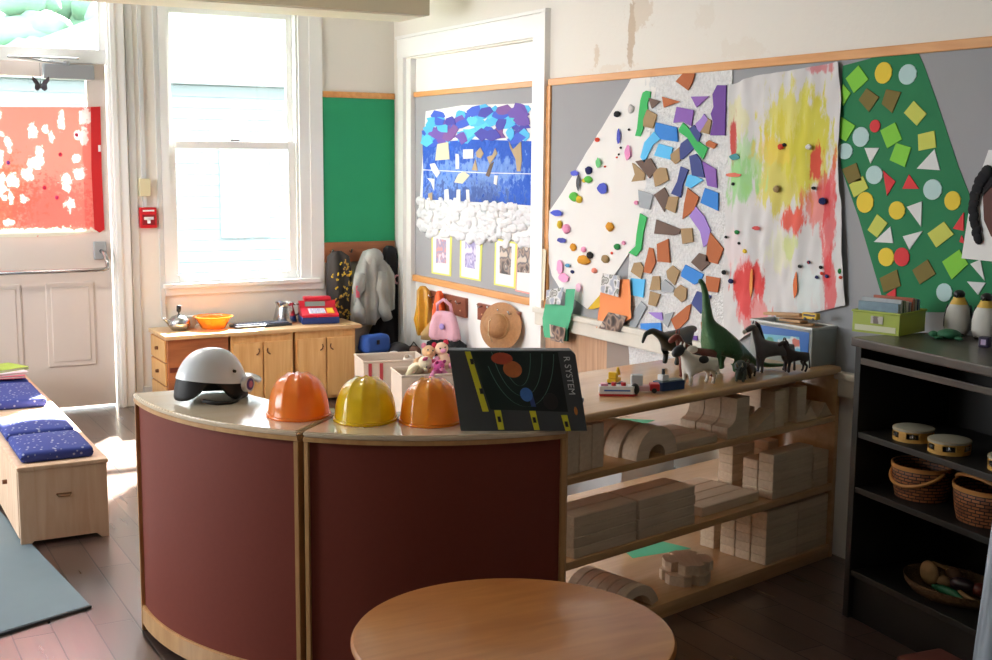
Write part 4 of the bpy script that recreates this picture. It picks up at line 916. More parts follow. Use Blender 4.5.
for i in range(260):
    f = rr.random(); g = rr.uniform(-1, 1)
    y = q0[0][0]*(1-f)+q0[1][0]*f; z = q0[0][1]*(1-f)+q0[1][1]*f + 0.115*g
    b.ell((AX-0.006-o[0], y-o[1], z-o[2]), (rr.uniform(.005, .012), rr.uniform(.025, .06), rr.uniform(.015, .035)), n=10)
for v in b.bm.verts: v.co += 0.008*mnoise.noise_vector(v.co*40)
b.out('cotton_band', mat('cotton', '#dadbde', 0.95, bump=0.5, bscale=90), t, 180)
def framed(name, label, outer, pic, edge, pm):
    ys = [p[0] for p in outer]; zs = [p[1] for p in outer]; o = (AX-0.001, sum(ys)/4, min(zs))
    t = wall_thing(name, label, 'mounted picture', o[1], o[2], o[0])
    wpoly('mount', outer, AX-0.001, 0.002, edge, t, o)
    cy = sum(ys)/4; cz = sum(zs)/4
    wpoly('white_sheet', [(cy+(y-cy)*0.84, cz+(z-cz)*0.93) for y, z in outer], AX-0.0032, 0.001, m_paper, t, o)
    wpoly('picture', pic, AX-0.0044, 0.001, pm, t, o)
m_yel = mat('yellow_card', '#e0e06a', 0.7); m_pinkc = mat('pink_card', '#ef9c94', 0.7)
framed('mounted_picture', 'yellow-edged sheet with a pastel picture, first from the left under the cotton', [(7.316, 1.112), (7.018, 1.116), (7.03, 0.828), (7.315, 0.825)], [(7.239, 1.062), (7.096, 1.061), (7.095, 0.909), (7.245, 0.9)], m_yel, m_photo2)
framed('mounted_picture', 'yellow-edged sheet with a lilac picture, second from the left under the cotton', [(6.904, 1.116), (6.604, 1.114), (6.627, 0.834), (6.909, 0.834)], [(6.828, 1.075), (6.684, 1.082), (6.689, 0.905), (6.837, 0.906)], m_yel, picmat('photo_lilac', ['#9a92c4', '#c4bcd8', '#8078b0', '#d8d2e4'], 32))
framed('mounted_picture', 'yellow-edged sheet with a dark photo, third from the left under the cotton', [(6.449, 1.111), (6.179, 1.104), (6.197, 0.83), (6.457, 0.829)], [(6.386, 1.072), (6.243, 1.076), (6.254, 0.906), (6.383, 0.907)], m_yel, m_photo1)
framed('mounted_picture', 'pink card with a dark photo at the right end under the cotton', [(6.179, 1.092), (6.004, 1.098), (6.006, 0.815), (6.197, 0.817)], [(6.171, 1.081), (6.031, 1.09), (6.034, 0.937), (6.175, 0.931)], m_pinkc, m_photo1)

# ------------------------------------------------------------------ hard hats and batting helmet on the curved cabinets
def hardhat(col, label, x, y, rz):
    t = thing('hard_hat', label, 'hard hat', (x, y, DH), R(rz), 'toy hard hats')
    m = mat('hat_'+col, col, 0.18, spec=0.7, coat=0.6, trans=0.45)
    def shell(r):
        def f(u, v):
            a = u*2*math.pi; e = v*math.pi/2
            z = math.sin(e); k = math.cos(e)**0.62
            px, py = 0.092*k*math.cos(a), 0.112*k*math.sin(a)
            rib = 0
            for off_, w in ((0, 0.007), (-0.05, 0.006), (0.05, 0.006)):
                dx = px-off_*(0.25+0.75*k)
                rib += math.exp(-(dx/w)**2)*min(1, z*1.6)*0.004
            s = r*(1+rib/0.1)
            return Vector((px*s, py*s, 0.004+0.120*z*s))
        return f
    b = B().grid(shell(1.0), 72, 26, True); bmesh.ops.remove_doubles(b.bm, verts=b.bm.verts[:], dist=0.0006); b.out('shell', m, t, 180)
    b = B().tube([(0.094*math.cos(k*math.pi/24), 0.114*math.sin(k*math.pi/24), 0.005) for k in range(48)], 0.0045, 8, closed=True); b.out('rim', m, t, 180)
    b = B()
    for k in range(4):
        a = math.pi/4+k*math.pi/2
        b.box((-0.008, -0.001, 0), (0.008, 0.001, 0.05), M=Matrix.Translation((0.066*math.cos(a), 0.083*math.sin(a), 0.012)) @ Matrix.Rotation(a+math.pi/2, 4, 'Z'))
    b.out('inner_strap', mat('strap_white', '#d8d8d4', 0.6), t)
hardhat('#ffa03c', 'orange toy hard hat beside the white batting helmet', 1.262, 3.478, -20)
hardhat('#f6da26', 'yellow toy hard hat between the two orange ones', 1.418, 3.328, -28)
hardhat('#ffb238', 'amber orange toy hard hat beside the dark planet box', 1.585, 3.222, -30)

hm = thing('batting_helmet', 'white batting helmet with black lining and a round badge', 'helmet', (1.098, 3.845, DH), R(18))
m_hel = mat('helmet_white', '#dfe3e8', 0.25, coat=0.5); m_pad = mat('helmet_black', '#141416', 0.6)
def helm(r, z0f, top=0.165):
    def f(u, v):
        a = u*2*math.pi
        zb = z0f(a); e0 = math.asin(min(0.95, zb/top)); e = e0+(math.pi/2-e0)*v
        return Vector((r*0.128*math.cos(e)**0.8*math.cos(a), r*0.104*math.cos(e)**0.8*math.sin(a), top*math.sin(e)*(r if r < 1 else 1)))
    return f
def edge_hi(a): return 0.060-0.016*math.cos(a)
b = B().grid(helm(1.0, edge_hi), 64, 22, True); bmesh.ops.remove_doubles(b.bm, verts=b.bm.verts[:], dist=0.0006); b.out('shell', m_hel, hm, 180)
def edge_lo(a):
    s = abs(math.sin(a)); return 0.004+0.050*max(0, math.exp(-((abs(abs(a-math.pi)-math.pi/2)-0.25)/0.42)**2)) if False else 0.004+0.066*math.exp(-((abs(math.cos(a)+0.42))/0.36)**2)
b = B().grid(lambda u, v: helm(0.975, edge_lo)(u, v*0.55), 64, 12, True); b.thick(0.006); b.out('lining', m_pad, hm, 180)
b = B().grid(lambda u, v: Vector(((0.120+0.062*v)*math.cos((u-0.5)*1.5), (0.096+0.02*v)*math.sin((u-0.5)*1.5), 0.064+0.012*v-0.022*v*v-0.02*abs(u-0.5)*v)), 20, 8); b.thick(0.004); b.out('brim', m_hel, hm, 180)
bg_ = B().cyl((0.072, -0.088, 0.05), (0.078, -0.104, 0.05), 0.026, n=28).out('badge', mat('badge_white', '#e8e6ea', 0.4), hm)
B().cyl((0.0775, -0.1025, 0.05), (0.079, -0.106, 0.05), 0.019, n=28).out('badge_ring', mat('badge_purple', '#5d3a86', 0.4), bg_)
B().cyl((0.0785, -0.105, 0.05), (0.080, -0.108, 0.05), 0.011, n=28).out('badge_centre', mat('badge_pink', '#d46a86', 0.4), bg_)
B().cyl((0.03, -0.080, 0.096), (0.0305, -0.092, 0.096), 0.005, n=12).out('vent', m_pad, hm)
B().tube([(-0.08, -0.07, 0.012), (-0.05, -0.11, 0.006), (-0.01, -0.125, 0.005), (0.02, -0.115, 0.006), (0.05, -0.09, 0.012)], [0.006, 0.007, 0.006, 0.005, 0.005]).out('chin_strap', m_pad, hm, 180)

# ------------------------------------------------------------------ planet box leaning on the cabinet end
PB = (1.597, 3.052, 0.8175)
ux = Vector((0.322, -0.164, 0)).normalized(); uy = Vector((0.164, 0.322, 0)).normalized()
pl = thing('puzzle_box', 'dark box with planets and yellow ruler strips leaning at the cabinet end', 'box', PB)
W_, H_, T_ = 0.365, 0.232, 0.05
def pf(u, v, w):     # u along bottom, v up the face, w away from the viewer
    p = ux*(u-0.06*v/0.232*0.6) + Vector((0, 0, 1))*(v*0.985) + uy*(v*0.17+w)
    return p
B().prism([(0, 0), (W_, 0), (W_, H_-0.012), (W_-0.012, H_), (0, H_)], lambda u, v, w: pf(u, v, w), T_).out('box', mat('charcoal_card', '#3f4346', 0.45), pl)
def face(name, poly, m, d, par=pl): return B().prism(poly, lambda u, v, w: pf(u, v, -0.0004-d-w), 0.0006).out(name, m, par)
m_space = blobmat('space_print', '#22302d', [('#3a4d44', -0.05, 0.16, 0.12, 0.10, 0.7), ('#1a1c1f', 0.3, 0.02, 0.14, 0.2, 0.8)], ax=(0, 2), nscale=5, jag=0.3, rough=0.35)
face('space_picture', [(0.095, 0.062), (0.318, 0.055), (0.315, 0.229), (0.064, 0.229)], m_space, 0.0)
def disc(name, cu, cv, ru, rv, m, d=0.0008, a0=0, par=pl): return face(name, [(cu+ru*math.cos(k*math.pi/14+a0), cv+rv*math.sin(k*math.pi/14+a0)) for k in range(28)], m, d, par)
m_orb = mat('orbit_line', '#4d7468', 0.5)
for k, (cu, cv, ru, rv, a0, a1) in enumerate([(0.19, 0.26, 0.045, 0.13, 3.3, 6.0), (0.195, 0.27, 0.075, 0.17, 3.3, 6.0), (0.2, 0.28, 0.105, 0.21, 3.6, 6.0)]):
    pts = [(cu+ru*math.cos(a0+(a1-a0)*i/24), cv+rv*math.sin(a0+(a1-a0)*i/24)) for i in range(25)]
    pts = [(u, min(0.228, max(0.064, v))) for u, v in pts]
    b = B()
    for (ua, va), (ub, vb) in zip(pts, pts[1:]):
        if (va >= 0.228 and vb >= 0.228) or (va <= 0.064 and vb <= 0.064): continue
        b.prism([(ua, va), (ub, vb), (ub+0.0022, vb), (ua+0.0022, va)], lambda u, v, w: pf(u, v, -0.001-w), 0.0005)
    b.out('orbit_line', m_orb, pl)
disc('planet', 0.150, 0.209, 0.031, 0.017, mat('planet_red', '#b8492c', 0.4, var=0.3, vscale=40)); disc('planet', 0.176, 0.178, 0.027, 0.024, mat('planet_orange', '#bf6a34', 0.4, var=0.35, vscale=60))
disc('planet', 0.205, 0.105, 0.018, 0.020, mat('planet_blue', '#3a72c4', 0.4, var=0.25, vscale=50)); face('planet_trail', [(0.21, 0.12), (0.223, 0.105), (0.228, 0.07), (0.214, 0.07)], mat('trail_blue', '#33488a', 0.4), 0.0005)
disc('planet', 0.272, 0.085, 0.022, 0.024, mat('planet_dark', '#141416', 0.4))
m_rule = mat('ruler_yellow', '#d8d32e', 0.5)
for poly, marks in (([(0.046, 0.229), (0.062, 0.229), (0.089, 0.056), (0.071, 0.056)], [(0.062, 0.20), (0.076, 0.115)]), ([(0.105, 0.060), (0.124, 0.060), (0.126, 0.004), (0.108, 0.004)], [(0.116, 0.034)]), ([(0.206, 0.058), (0.224, 0.058), (0.228, 0.003), (0.212, 0.003)], [(0.217, 0.032)]), ([(0.296, 0.046), (0.314, 0.046), (0.318, -0.0), (0.302, -0.0)], [(0.308, 0.02)])):
    s_ = face('ruler_strip', poly, m_rule, 0.0012)
    for (u, v) in marks: face('ruler_mark', [(u-0.004, v-0.008), (u+0.005, v-0.008), (u+0.004, v+0.008), (u-0.005, v+0.008)], mat('ink_black', '#1a1a1a', 0.5), 0.002, s_)
Mx = Matrix(((ux.x, 0, uy.x, 0), (ux.y, 0, uy.y, 0), (0, 1, 0, 0), (0, 0, 0, 1)))
pt = pf(0.337, 0.160, -0.0016)
e1 = (pf(0.331, 0.06, 0)-pf(0.331, 0.16, 0)).normalized(); e2 = ux.copy(); e3 = e1.cross(e2)
text('R SYSTEM', 0.0265, mat('letter_white', '#d8dadb', 0.5), pl, Matrix(((e1.x, e2.x, e3.x, pt.x), (e1.y, e2.y, e3.y, pt.y), (e1.z, e2.z, e3.z, pt.z), (0, 0, 0, 1))))
disc('sun_mark', 0.341, 0.058, 0.005, 0.012, mat('planet_orange2', '#c8762c', 0.5))

# ------------------------------------------------------------------ toys on the block shelf
ZT = 0.7875
def st(name, label, cat, s, v, rz=0, group=None): p = sw(s, v, ZT); return thing(name, label, cat, p, SA+R(rz), group)
t = st('toy_boat', 'red and white toy ferry with black bow', 'toy boat', -0.43, 0.15, -42)
hull = [(-0.065, -0.02), (0.05, -0.022), (0.068, 0), (0.05, 0.022), (-0.065, 0.02)]
B().prism(hull, lambda u, v, w: Vector((u, v, w)), 0.008).out('keel_stripe', mat('toy_red', '#c3282e', 0.35), t)
B().prism(hull, lambda u, v, w: Vector((u*1.01, v*1.05, 0.0082+w)), 0.026).out('hull', mat('toy_white', '#e6e6e8', 0.35), t)
B().ell((0.058, 0, 0.022), (0.016, 0.021, 0.021), n=14).out('bow', m_blackplastic, t, 180)
B().box((-0.05, -0.0235, 0.018), (0.04, 0.0235, 0.023)).out('blue_line', mat('toy_blue', '#2f5fb0', 0.35), t)
for x in (-0.015, 0.018): B().cyl((x, 0, 0.034), (x, 0, 0.046), 0.009).out('funnel', mat('toy_red', '#c3282e', 0.35), t)
B().box((-0.06, -0.014, 0.034), (-0.035, 0.014, 0.042), 0.003).out('pink_deck', mat('toy_pink', '#d98aa4', 0.4), t)
t = st('toy_truck', 'red toy truck with a grey block load', 'toy truck', -0.315, 0.135, -42)
B().box((-0.055, -0.02, 0.006), (0.02, 0.02, 0.024), 0.003).out('bed', mat('toy_pinkwhite', '#d6a8ac', 0.4), t)
B().box((0.0205, -0.021, 0.006), (0.055, 0.021, 0.032), 0.004).out('cab', mat('toy_red', '#c3282e', 0.35), t)
B().box((-0.045, -0.016, 0.0245), (-0.005, 0.016, 0.062), 0.003).out('load', mat('toy_grey', '#c0c2c4', 0.6), t)
for x in (-0.035, 0.035):
    for y in (-0.02, 0.02): B().cyl((x, y-0.004, 0.009), (x, y+0.004, 0.009), 0.009, n=14).out('wheel', m_blackplastic, t)
t = st('toy_barge', 'blue toy barge carrying a white cabin', 'toy boat', -0.20, 0.115, -8)
B().prism([(-0.055, -0.025), (0.05, -0.025), (0.06, 0), (0.05, 0.025), (-0.055, 0.025)], lambda u, v, w: Vector((u, v, w)), 0.03).out('hull', mat('toy_navy', '#24406f', 0.4), t)
B().box((-0.05, -0.02, 0.0302), (0.048, 0.02, 0.034)).out('deck', mat('deck_grey', '#7f8a88', 0.6), t)
B().box((-0.045, -0.014, 0.0342), (-0.015, 0.014, 0.055), 0.003).out('cabin', mat('toy_white', '#e6e6e8', 0.35), t)
B().cyl((-0.03, 0, 0.055), (-0.03, 0, 0.075), 0.006).out('funnel', mat('toy_dark', '#30343a', 0.4), t)
t = st('toy_digger', 'yellow toy digger behind the red and white ferry', 'toy digger', -0.30, 0.29, 25)
B().box((-0.03, -0.018, 0.012), (0.03, 0.018, 0.026), 0.004).out('body', mat('toy_yellow', '#e0b520', 0.4), t)
B().box((-0.022, -0.015, 0.0262), (0.002, 0.015, 0.05), 0.003).out('cab', mat('toy_yellow', '#e0b520', 0.4), t)
B().tube([(0.02, 0, 0.03), (0.045, 0, 0.055), (0.062, 0, 0.03)], 0.005).out('arm', mat('toy_yellow', '#e0b520', 0.4), t)
for y in (-0.02, 0.02): B().box((-0.032, y-0.006, 0.0), (0.032, y+0.006, 0.0118), 0.004).out('track', m_blackplastic, t)
for i, (s_, v_, lab) in enumerate([(-0.42, 0.40, 'tiny brown toy animal lying at the back left of the shelf top'), (-0.36, 0.43, 'tiny brown toy animal standing next to the yellow digger')]):
    t = st('toy_animal', lab, 'toy animal', s_, v_, 40*i, 'tiny brown animals')
    B().ell((0, 0, 0.022), (0.024, 0.011, 0.011)).ell((0.028, 0, 0.034), (0.012, 0.009, 0.01)).out('body', mat('toy_brown', '#8a5a3c', 0.6), t, 180)
    for x in (-0.014, 0.014):
        for y in (-0.006, 0.006): B().cyl((x, y, 0), (x, y, 0.02), 0.004, n=8).out('leg', mat('toy_brown', '#8a5a3c', 0.6), t)
t = st('toy_car', 'small blue and white toy car half hidden by the planet box', 'toy car', -0.665, 0.13, -60)
B().box((-0.03, -0.016, 0.008), (0.03, 0.016, 0.024), 0.005).out('body', mat('toy_navy2', '#2c4270', 0.35), t)
B().box((-0.014, -0.014, 0.0242), (0.014, 0.014, 0.038), 0.005).out('cab', mat('toy_white', '#e6e6e8', 0.35), t)
for x in (-0.018, 0.018):
    for y in (-0.017, 0.017): B().cyl((x, y-0.003, 0.008), (x, y+0.003, 0.008), 0.008, n=14).out('wheel', m_blackplastic, t)

def quadruped(t, m, L=0.10, H=0.10, body=0.024, neck=(0.035, 0.055), head=0.034, legr=0.0065, tail=0.03, hind=None, headdrop=-0.012):
    """body along +x (head); H = height of the back"""
    hip = (-L/2, 0, H-body*0.9); mid = (0, 0, H-body*1.1); ch = (L/2, 0, H-body*1.0)
    nk = (L/2+neck[0], 0, H+neck[1]); mz = (nk[0]+head, 0, nk[2]+headdrop)
    chains = [[(*hip, body*0.9), (*mid, body*0.98), (*ch, body*0.95), ((ch[0]+nk[0])/2, 0, (ch[2]+nk[2])/2, body*0.62), (*nk, body*0.5), ((nk[0]+mz[0])/2, 0, (nk[2]+mz[2])/2, body*0.46), (*mz, body*0.3)]]
    for s in (-1, 1):
        y = s*body*0.6
        chains.append([(*hip, body*0.9), (hip[0]-0.004, y, H-body*2.0, legr*1.9), (hip[0]+0.006, y, H*0.46, legr*1.2), (hip[0]-0.008, y, H*0.30, legr*0.95), (hip[0]-0.004, y, H*0.08, legr*0.8), (hip[0]+0.002, y, 0.003, legr*1.05)])
        chains.append([(*ch, body*0.95), (ch[0], y, H-body*2.1, legr*1.6), (ch[0]+0.003, y, H*0.34, legr), (ch[0]+0.001, y, H*0.08, legr*0.8), (ch[0]+0.006, y, 0.003, legr*1.05)])
    chains.append([(*hip, body*0.9), (hip[0]-body, 0, hip[2]+0.004, legr*0.7), (hip[0]-body-0.008, 0, hip[2]-tail, legr*0.6), (hip[0]-body-0.009, 0, hip[2]-tail*1.6, legr*0.8)])
    o = skin('body', chains, m, t, 2)
    for s in (-1, 1): B().ell((nk[0]-0.002, s*body*0.34, nk[2]+body*0.5), (0.003, 0.003, 0.0085), rot=(s*0.3, -0.2, 0), n=8).out('ear', m, t, 180)
    return nk, mz
def patches(t, m, lst):
    for (c, r) in lst: B().ell(c, r, n=14).out('patch', m, t, 180)
m_cow = mat('toy_cow_white', '#dcd8d0', 0.5); m_cowb = mat('toy_cow_black', '#26262a', 0.5)
t = st('toy_cow', 'white toy cow with black head and black side patch', 'toy cow', -0.055, 0.10, 168)
t.scale = (1.15,)*3
nk, mz = quadruped(t, m_cow, 0.085, 0.098, 0.027, (0.028, 0.022), 0.03, 0.007, 0.03, headdrop=-0.018)
B().ell((nk[0]+0.012, 0, nk[2]-0.006), (0.028, 0.0155, 0.0165), rot=(0, 0.5, 0)).out('head', m_cowb, t, 180)
patches(t, m_cowb, [((0.0, 0.0205, 0.082), (0.021, 0.007, 0.014)), ((-0.005, -0.0205, 0.085), (0.02, 0.007, 0.012))])
B().ell((-0.03, 0, 0.052), (0.013, 0.012, 0.009)).out('udder', mat('toy_udder', '#d4a39a', 0.5), t, 180)
t = st('toy_horse', 'brown and white toy horse behind the white cow', 'toy horse', 0.055, 0.20, 160)
t.scale = (1.12,)*3
quadruped(t, mat('toy_bay', '#6e2f26', 0.45, var=0.3, vscale=25), 0.095, 0.105, 0.026, (0.03, 0.040), 0.032, 0.0068, 0.045, headdrop=-0.022)
patches(t, m_cow, [((0.03, 0.017, 0.098), (0.022, 0.010, 0.014)), ((0.03, -0.017, 0.098), (0.022, 0.010, 0.014))])
t = st('toy_horse', 'large grey toy horse with dark mane and legs', 'toy horse', 0.375, 0.085, 152)
nk, mz = quadruped(t, mat('toy_greyhorse', '#5d5a60', 0.45, var=0.55, vscale=18), 0.105, 0.125, 0.029, (0.034, 0.056), 0.038, 0.0075, 0.06, headdrop=-0.020)
B().tube([(nk[0]-0.006, 0, nk[2]+0.016), (nk[0]-0.018, 0, nk[2]+0.004), (nk[0]-0.03, 0, nk[2]-0.03), (0.045, 0, 0.13)], [0.004, 0.008, 0.009, 0.006]).out('mane', mat('toy_mane', '#2a2628', 0.7), t, 180)
B().ell((mz[0], 0, mz[2]), (0.010, 0.009, 0.009)).out('muzzle', m_cow, t, 180)
t = st('toy_foal', 'small dark brown toy foal beside the grey horse', 'toy horse', 0.445, 0.03, 158)
nk, mz = quadruped(t, mat('toy_darkbay', '#33282a', 0.5, var=0.2, vscale=25), 0.07, 0.085, 0.019, (0.022, 0.036), 0.026, 0.0052, 0.035, headdrop=-0.014)
B().tube([(nk[0]-0.004, 0, nk[2]+0.010), (nk[0]-0.014, 0, nk[2]-0.004), (0.034, 0, 0.088)], [0.003, 0.006, 0.005]).out('mane', mat('toy_mane', '#2a2628', 0.7), t, 180)

m_dino = mat('toy_dino_green', '#3f6a44', 0.4, var=0.25, vscale=18, bump=0.3, bscale=120)
t = st('toy_dinosaur', 'tall green long-necked toy dinosaur', 'toy dinosaur', 0.19, 0.20, 172)
t.scale = (1.2,)*3
hip = (-0.05, 0, 0.085, 0.040); ch = (0.03, 0, 0.115, 0.036)
chains = [[hip, (-0.01, 0, 0.10, 0.043), ch, (0.055, 0, 0.165, 0.022), (0.062, 0, 0.215, 0.015), (0.070, 0, 0.262, 0.0105), (0.082, 0, 0.292, 0.009), (0.098, 0, 0.305, 0.0075)],
          [hip, (-0.10, 0, 0.055, 0.024), (-0.15, 0.006, 0.024, 0.013), (-0.20, 0.02, 0.012, 0.008), (-0.24, 0.05, 0.014, 0.005), (-0.245, 0.075, 0.03, 0.003)]]
for s in (-1, 1):
    chains.append([hip, (-0.045, s*0.032, 0.06, 0.020), (-0.038, s*0.034, 0.032, 0.012), (-0.044, s*0.034, 0.005, 0.012)])
    chains.append([ch, (0.038, s*0.028, 0.075, 0.015), (0.040, s*0.031, 0.036, 0.010), (0.042, s*0.031, 0.005, 0.010)])
skin('body', chains, m_dino, t, 2)
t = st('toy_dinosaur', 'black toy dinosaur with a curved tail behind the tall green one', 'toy dinosaur', 0.20, 0.43, 5)
t.scale = (1.3,)*3
hip = (-0.03, 0, 0.075, 0.026)
chains = [[hip, (0.015, 0, 0.08, 0.030), (0.06, 0, 0.09, 0.020), (0.085, 0, 0.105, 0.013), (0.11, 0, 0.10, 0.010)], [hip, (-0.075, 0, 0.10, 0.014), (-0.115, 0, 0.118, 0.010), (-0.15, 0, 0.112, 0.007), (-0.165, 0, 0.085, 0.004)]]
for s in (-1, 1):
    chains.append([hip, (-0.02, s*0.022, 0.05, 0.013), (-0.012, s*0.022, 0.028, 0.008), (-0.02, s*0.022, 0.004, 0.009)]); chains.append([(0.06, 0, 0.09, 0.020), (0.055, s*0.018, 0.05, 0.009), (0.058, s*0.018, 0.004, 0.008)])
skin('body', chains, mat('toy_black', '#202422', 0.4), t, 2)
t = st('toy_triceratops', 'small dark grey-green horned toy dinosaur at the front edge', 'toy dinosaur', 0.135, 0.055, -150)
m_tri = mat('toy_tri', '#39443f', 0.45, var=0.3, vscale=30)
nk, mz = quadruped(t, m_tri, 0.05, 0.058, 0.020, (0.012, -0.004), 0.02, 0.0065, 0.02, headdrop=-0.010)
B().ell((0.032, 0, 0.060), (0.006, 0.024, 0.022), rot=(0, -0.5, 0)).out('frill', m_tri, t, 180)
for s in (-1, 1): B().cyl((nk[0]+0.006, s*0.009, nk[2]+0.006), (nk[0]+0.028, s*0.011, nk[2]+0.022), 0.004, 0.0005, 8).out('horn', mat('toy_bone', '#c9c0a8', 0.5), t)
t = st('toy_boar', 'small brown toy animal between the horned and the tall dinosaur', 'toy animal', 0.215, 0.075, -160)
quadruped(t, mat('toy_boar', '#4c3a30', 0.5, var=0.3, vscale=40), 0.05, 0.055, 0.017, (0.012, 0.004), 0.02, 0.005, 0.015)

# clear bin with blue label at the right end of the shelf
t = st('storage_bin', 'clear plastic bin with a blue label full of wooden train tracks', 'storage bin', 0, 0)
t.location = (3.475, 3.72, ZT); t.rotation_euler = (0, 0, R(5))
b = B(); x0, x1, y0, y1, h = -0.072, 0.072, -0.165, 0.165, 0.15
m_bin = mat('frosted_plastic', '#b9c0c0', 0.3, trans=0.4)
b.box((x0, y0, 0), (x1, y1, 0.004)).box((x0, y0, 0.0041), (x0+0.003, y1, h)).box((x1-0.003, y0, 0.0041), (x1, y1, h)).box((x0+0.0031, y0, 0.0041), (x1-0.0031, y0+0.003, h)).box((x0+0.0031, y1-0.003, 0.0041), (x1-0.0031, y1, h))
b.out('tub', m_bin, t)
b = B().tube([(x0, y0, h), (x1, y0, h), (x1, y1, h), (x0, y1, h)], 0.006, 8, closed=True); b.out('rim', mat('bin_rim', '#d4d8d6', 0.3), t, 40)
lb = B().prism([(-0.15, 0.03), (0.12, 0.03), (0.12, 0.135), (-0.15, 0.135)], lambda u, v, w: Vector((x0-0.0005-w, u, v)), 0.0008).out('label', mat('label_blue', '#2f6fc0', 0.4), t)
B().prism([(-0.11, 0.045), (0.10, 0.04), (0.10, 0.10), (-0.10, 0.112)], lambda u, v, w: Vector((x0-0.0015-w, u, v)), 0.0006).out('label_picture', blobmat('label_art', '#7fc4e0', [('#e8eef0', -0.05, 0.08, 0.05, 0.03, 0.9), ('#d06a5a', -0.08, 0.085, 0.02, 0.016, 0.9), ('#5a9a6a', 0.06, 0.07, 0.03, 0.02, 0.8)], ax=(1, 2), nscale=25, jag=0.6, rough=0.4), lb)
m_track = wood('track_wood', '#b88e62', '#caa278', (5, 40, 40), 0.6)
for k in range(7):
    o_ = B().box((-0.09, -0.018, 0), (0.09, 0.018, 0.011), 0.003).out('train_track', m_track)
    o_.matrix_world = Matrix.Translation((3.475+0.02*(k % 3-1), 3.68+0.018*k-0.03, ZT+h-0.045+0.0125*k)) @ Matrix.Rotation(R(95+13*(k % 4-1.5)), 4, 'Z') @ Matrix.Rotation(R(4), 4, 'Y')
    tag(o_, 'piece of wooden train track heaped in the blue-labelled clear bin', 'train track', 'wooden tracks in the clear bin')
t = thing('toy_bus', 'yellow toy bus on top of the wooden tracks in the bin', 'toy bus', (3.455, 3.60, ZT+h+0.028), R(100))
B().box((-0.035, -0.013, 0.005), (0.035, 0.013, 0.03), 0.004).out('body', mat('toy_yellow', '#e0b520', 0.4), t)
B().box((-0.028, -0.0136, 0.017), (0.028, 0.0136, 0.025)).out('window_band', m_blackplastic, t)
for x in (-0.02, 0.02):
    for y in (-0.012, 0.012): B().cyl((x, y-0.003, 0.006), (x, y+0.003, 0.006), 0.006, n=12).out('wheel', m_blackplastic, t)

# white tub with red rim and tan carton behind the block shelf
t = thing('storage_tub', 'white tub with a red rim on the floor behind the block shelf', 'storage tub', (3.20, 4.60, 0), R(28))
B().box((-0.28, -0.2, 0.0), (0.28, 0.2, 0.45), 0.02).out('tub', mat('tub_white', '#e4e4e6', 0.4), t, 40)
B().tube([(-0.285, -0.205, 0.45), (0.285, -0.205, 0.45), (0.285, 0.205, 0.45), (-0.285, 0.205, 0.45)], 0.013, 8, closed=True).out('rim', mat('rim_red', '#a8323a', 0.4), t)
t = thing('carton', 'tan cardboard carton behind the block shelf by the wall', 'carton', (2.62, 4.75, 0), R(10))
B().box((-0.2, -0.16, 0), (0.2, 0.16, 0.26), 0.004).out('box', mat('cardboard', '#b98d62', 0.8, var=0.06, vscale=8), t)
for s in (-1, 1): B().box((-0.198, s*0.158-0.001, 0.26), (0.198, s*0.158+0.001, 0.34), M=Matrix.Translation((0, s*0.158, 0.26)) @ Matrix.Rotation(-s*0.7, 4, 'X') @ Matrix.Translation((0, -s*0.158, -0.26))).out('flap', mat('cardboard', '#b98d62', 0.8), t)

# ------------------------------------------------------------------ in and on the black cabinet
ct = cw
def tamb(s, v, label):
    t = thing('tambourine', label, 'tambourine', ct(s, v, 0.6725), 0, 'tambourines in the black cabinet')
    r, h = 0.066, 0.043
    b = B()
    for k in range(6):
        a0 = k*60+3
        for q in range(6):
            pass
    m_r = wood('tambourine_wood', '#b98a3e', '#d0a252', (10, 10, 40), 0.5)
    b = B().lathe([(r, 0), (r, 0.012), (r-0.004, 0.012), (r-0.004, 0), (r, 0)], n=48).lathe([(r, 0.031), (r, h), (r-0.004, h), (r-0.004, 0.031), (r, 0.031)], n=48)
    for k in range(6):
        a = R(60*k+10); b.box((-0.004, -0.014, 0.012), (0.0, 0.014, 0.031), M=Matrix.Translation((r*math.cos(a), r*math.sin(a), 0)) @ Matrix.Rotation(a, 4, 'Z'))
    b.out('frame', m_r, t, 40)
    B().lathe([(0, h+0.001), (r-0.003, h+0.001), (r+0.0015, h-0.001), (r+0.0015, h-0.008), (r+0.0003, h-0.008)], n=48).out('drum_skin', mat('drum_skin', '#a49f8c', 0.6), t, 60)
    for k in range(6):
        a = R(60*k+40); p = (0.061*math.cos(a), 0.061*math.sin(a))
        B().cyl((p[0], p[1], 0.017), (p[0], p[1], 0.019), 0.011, n=14).cyl((p[0], p[1], 0.023), (p[0], p[1], 0.025), 0.011, n=14).cyl((p[0], p[1], 0.012), (p[0], p[1], 0.031), 0.0014, n=6).out('jingle', m_metal, t)
tamb(0.195, 0.10, 'yellow-rimmed tambourine at the left end of its cabinet shelf'); tamb(0.375, 0.09, 'yellow-rimmed tambourine in the middle of its cabinet shelf'); tamb(0.625, 0.10, 'yellow-rimmed tambourine at the right edge of the photo')
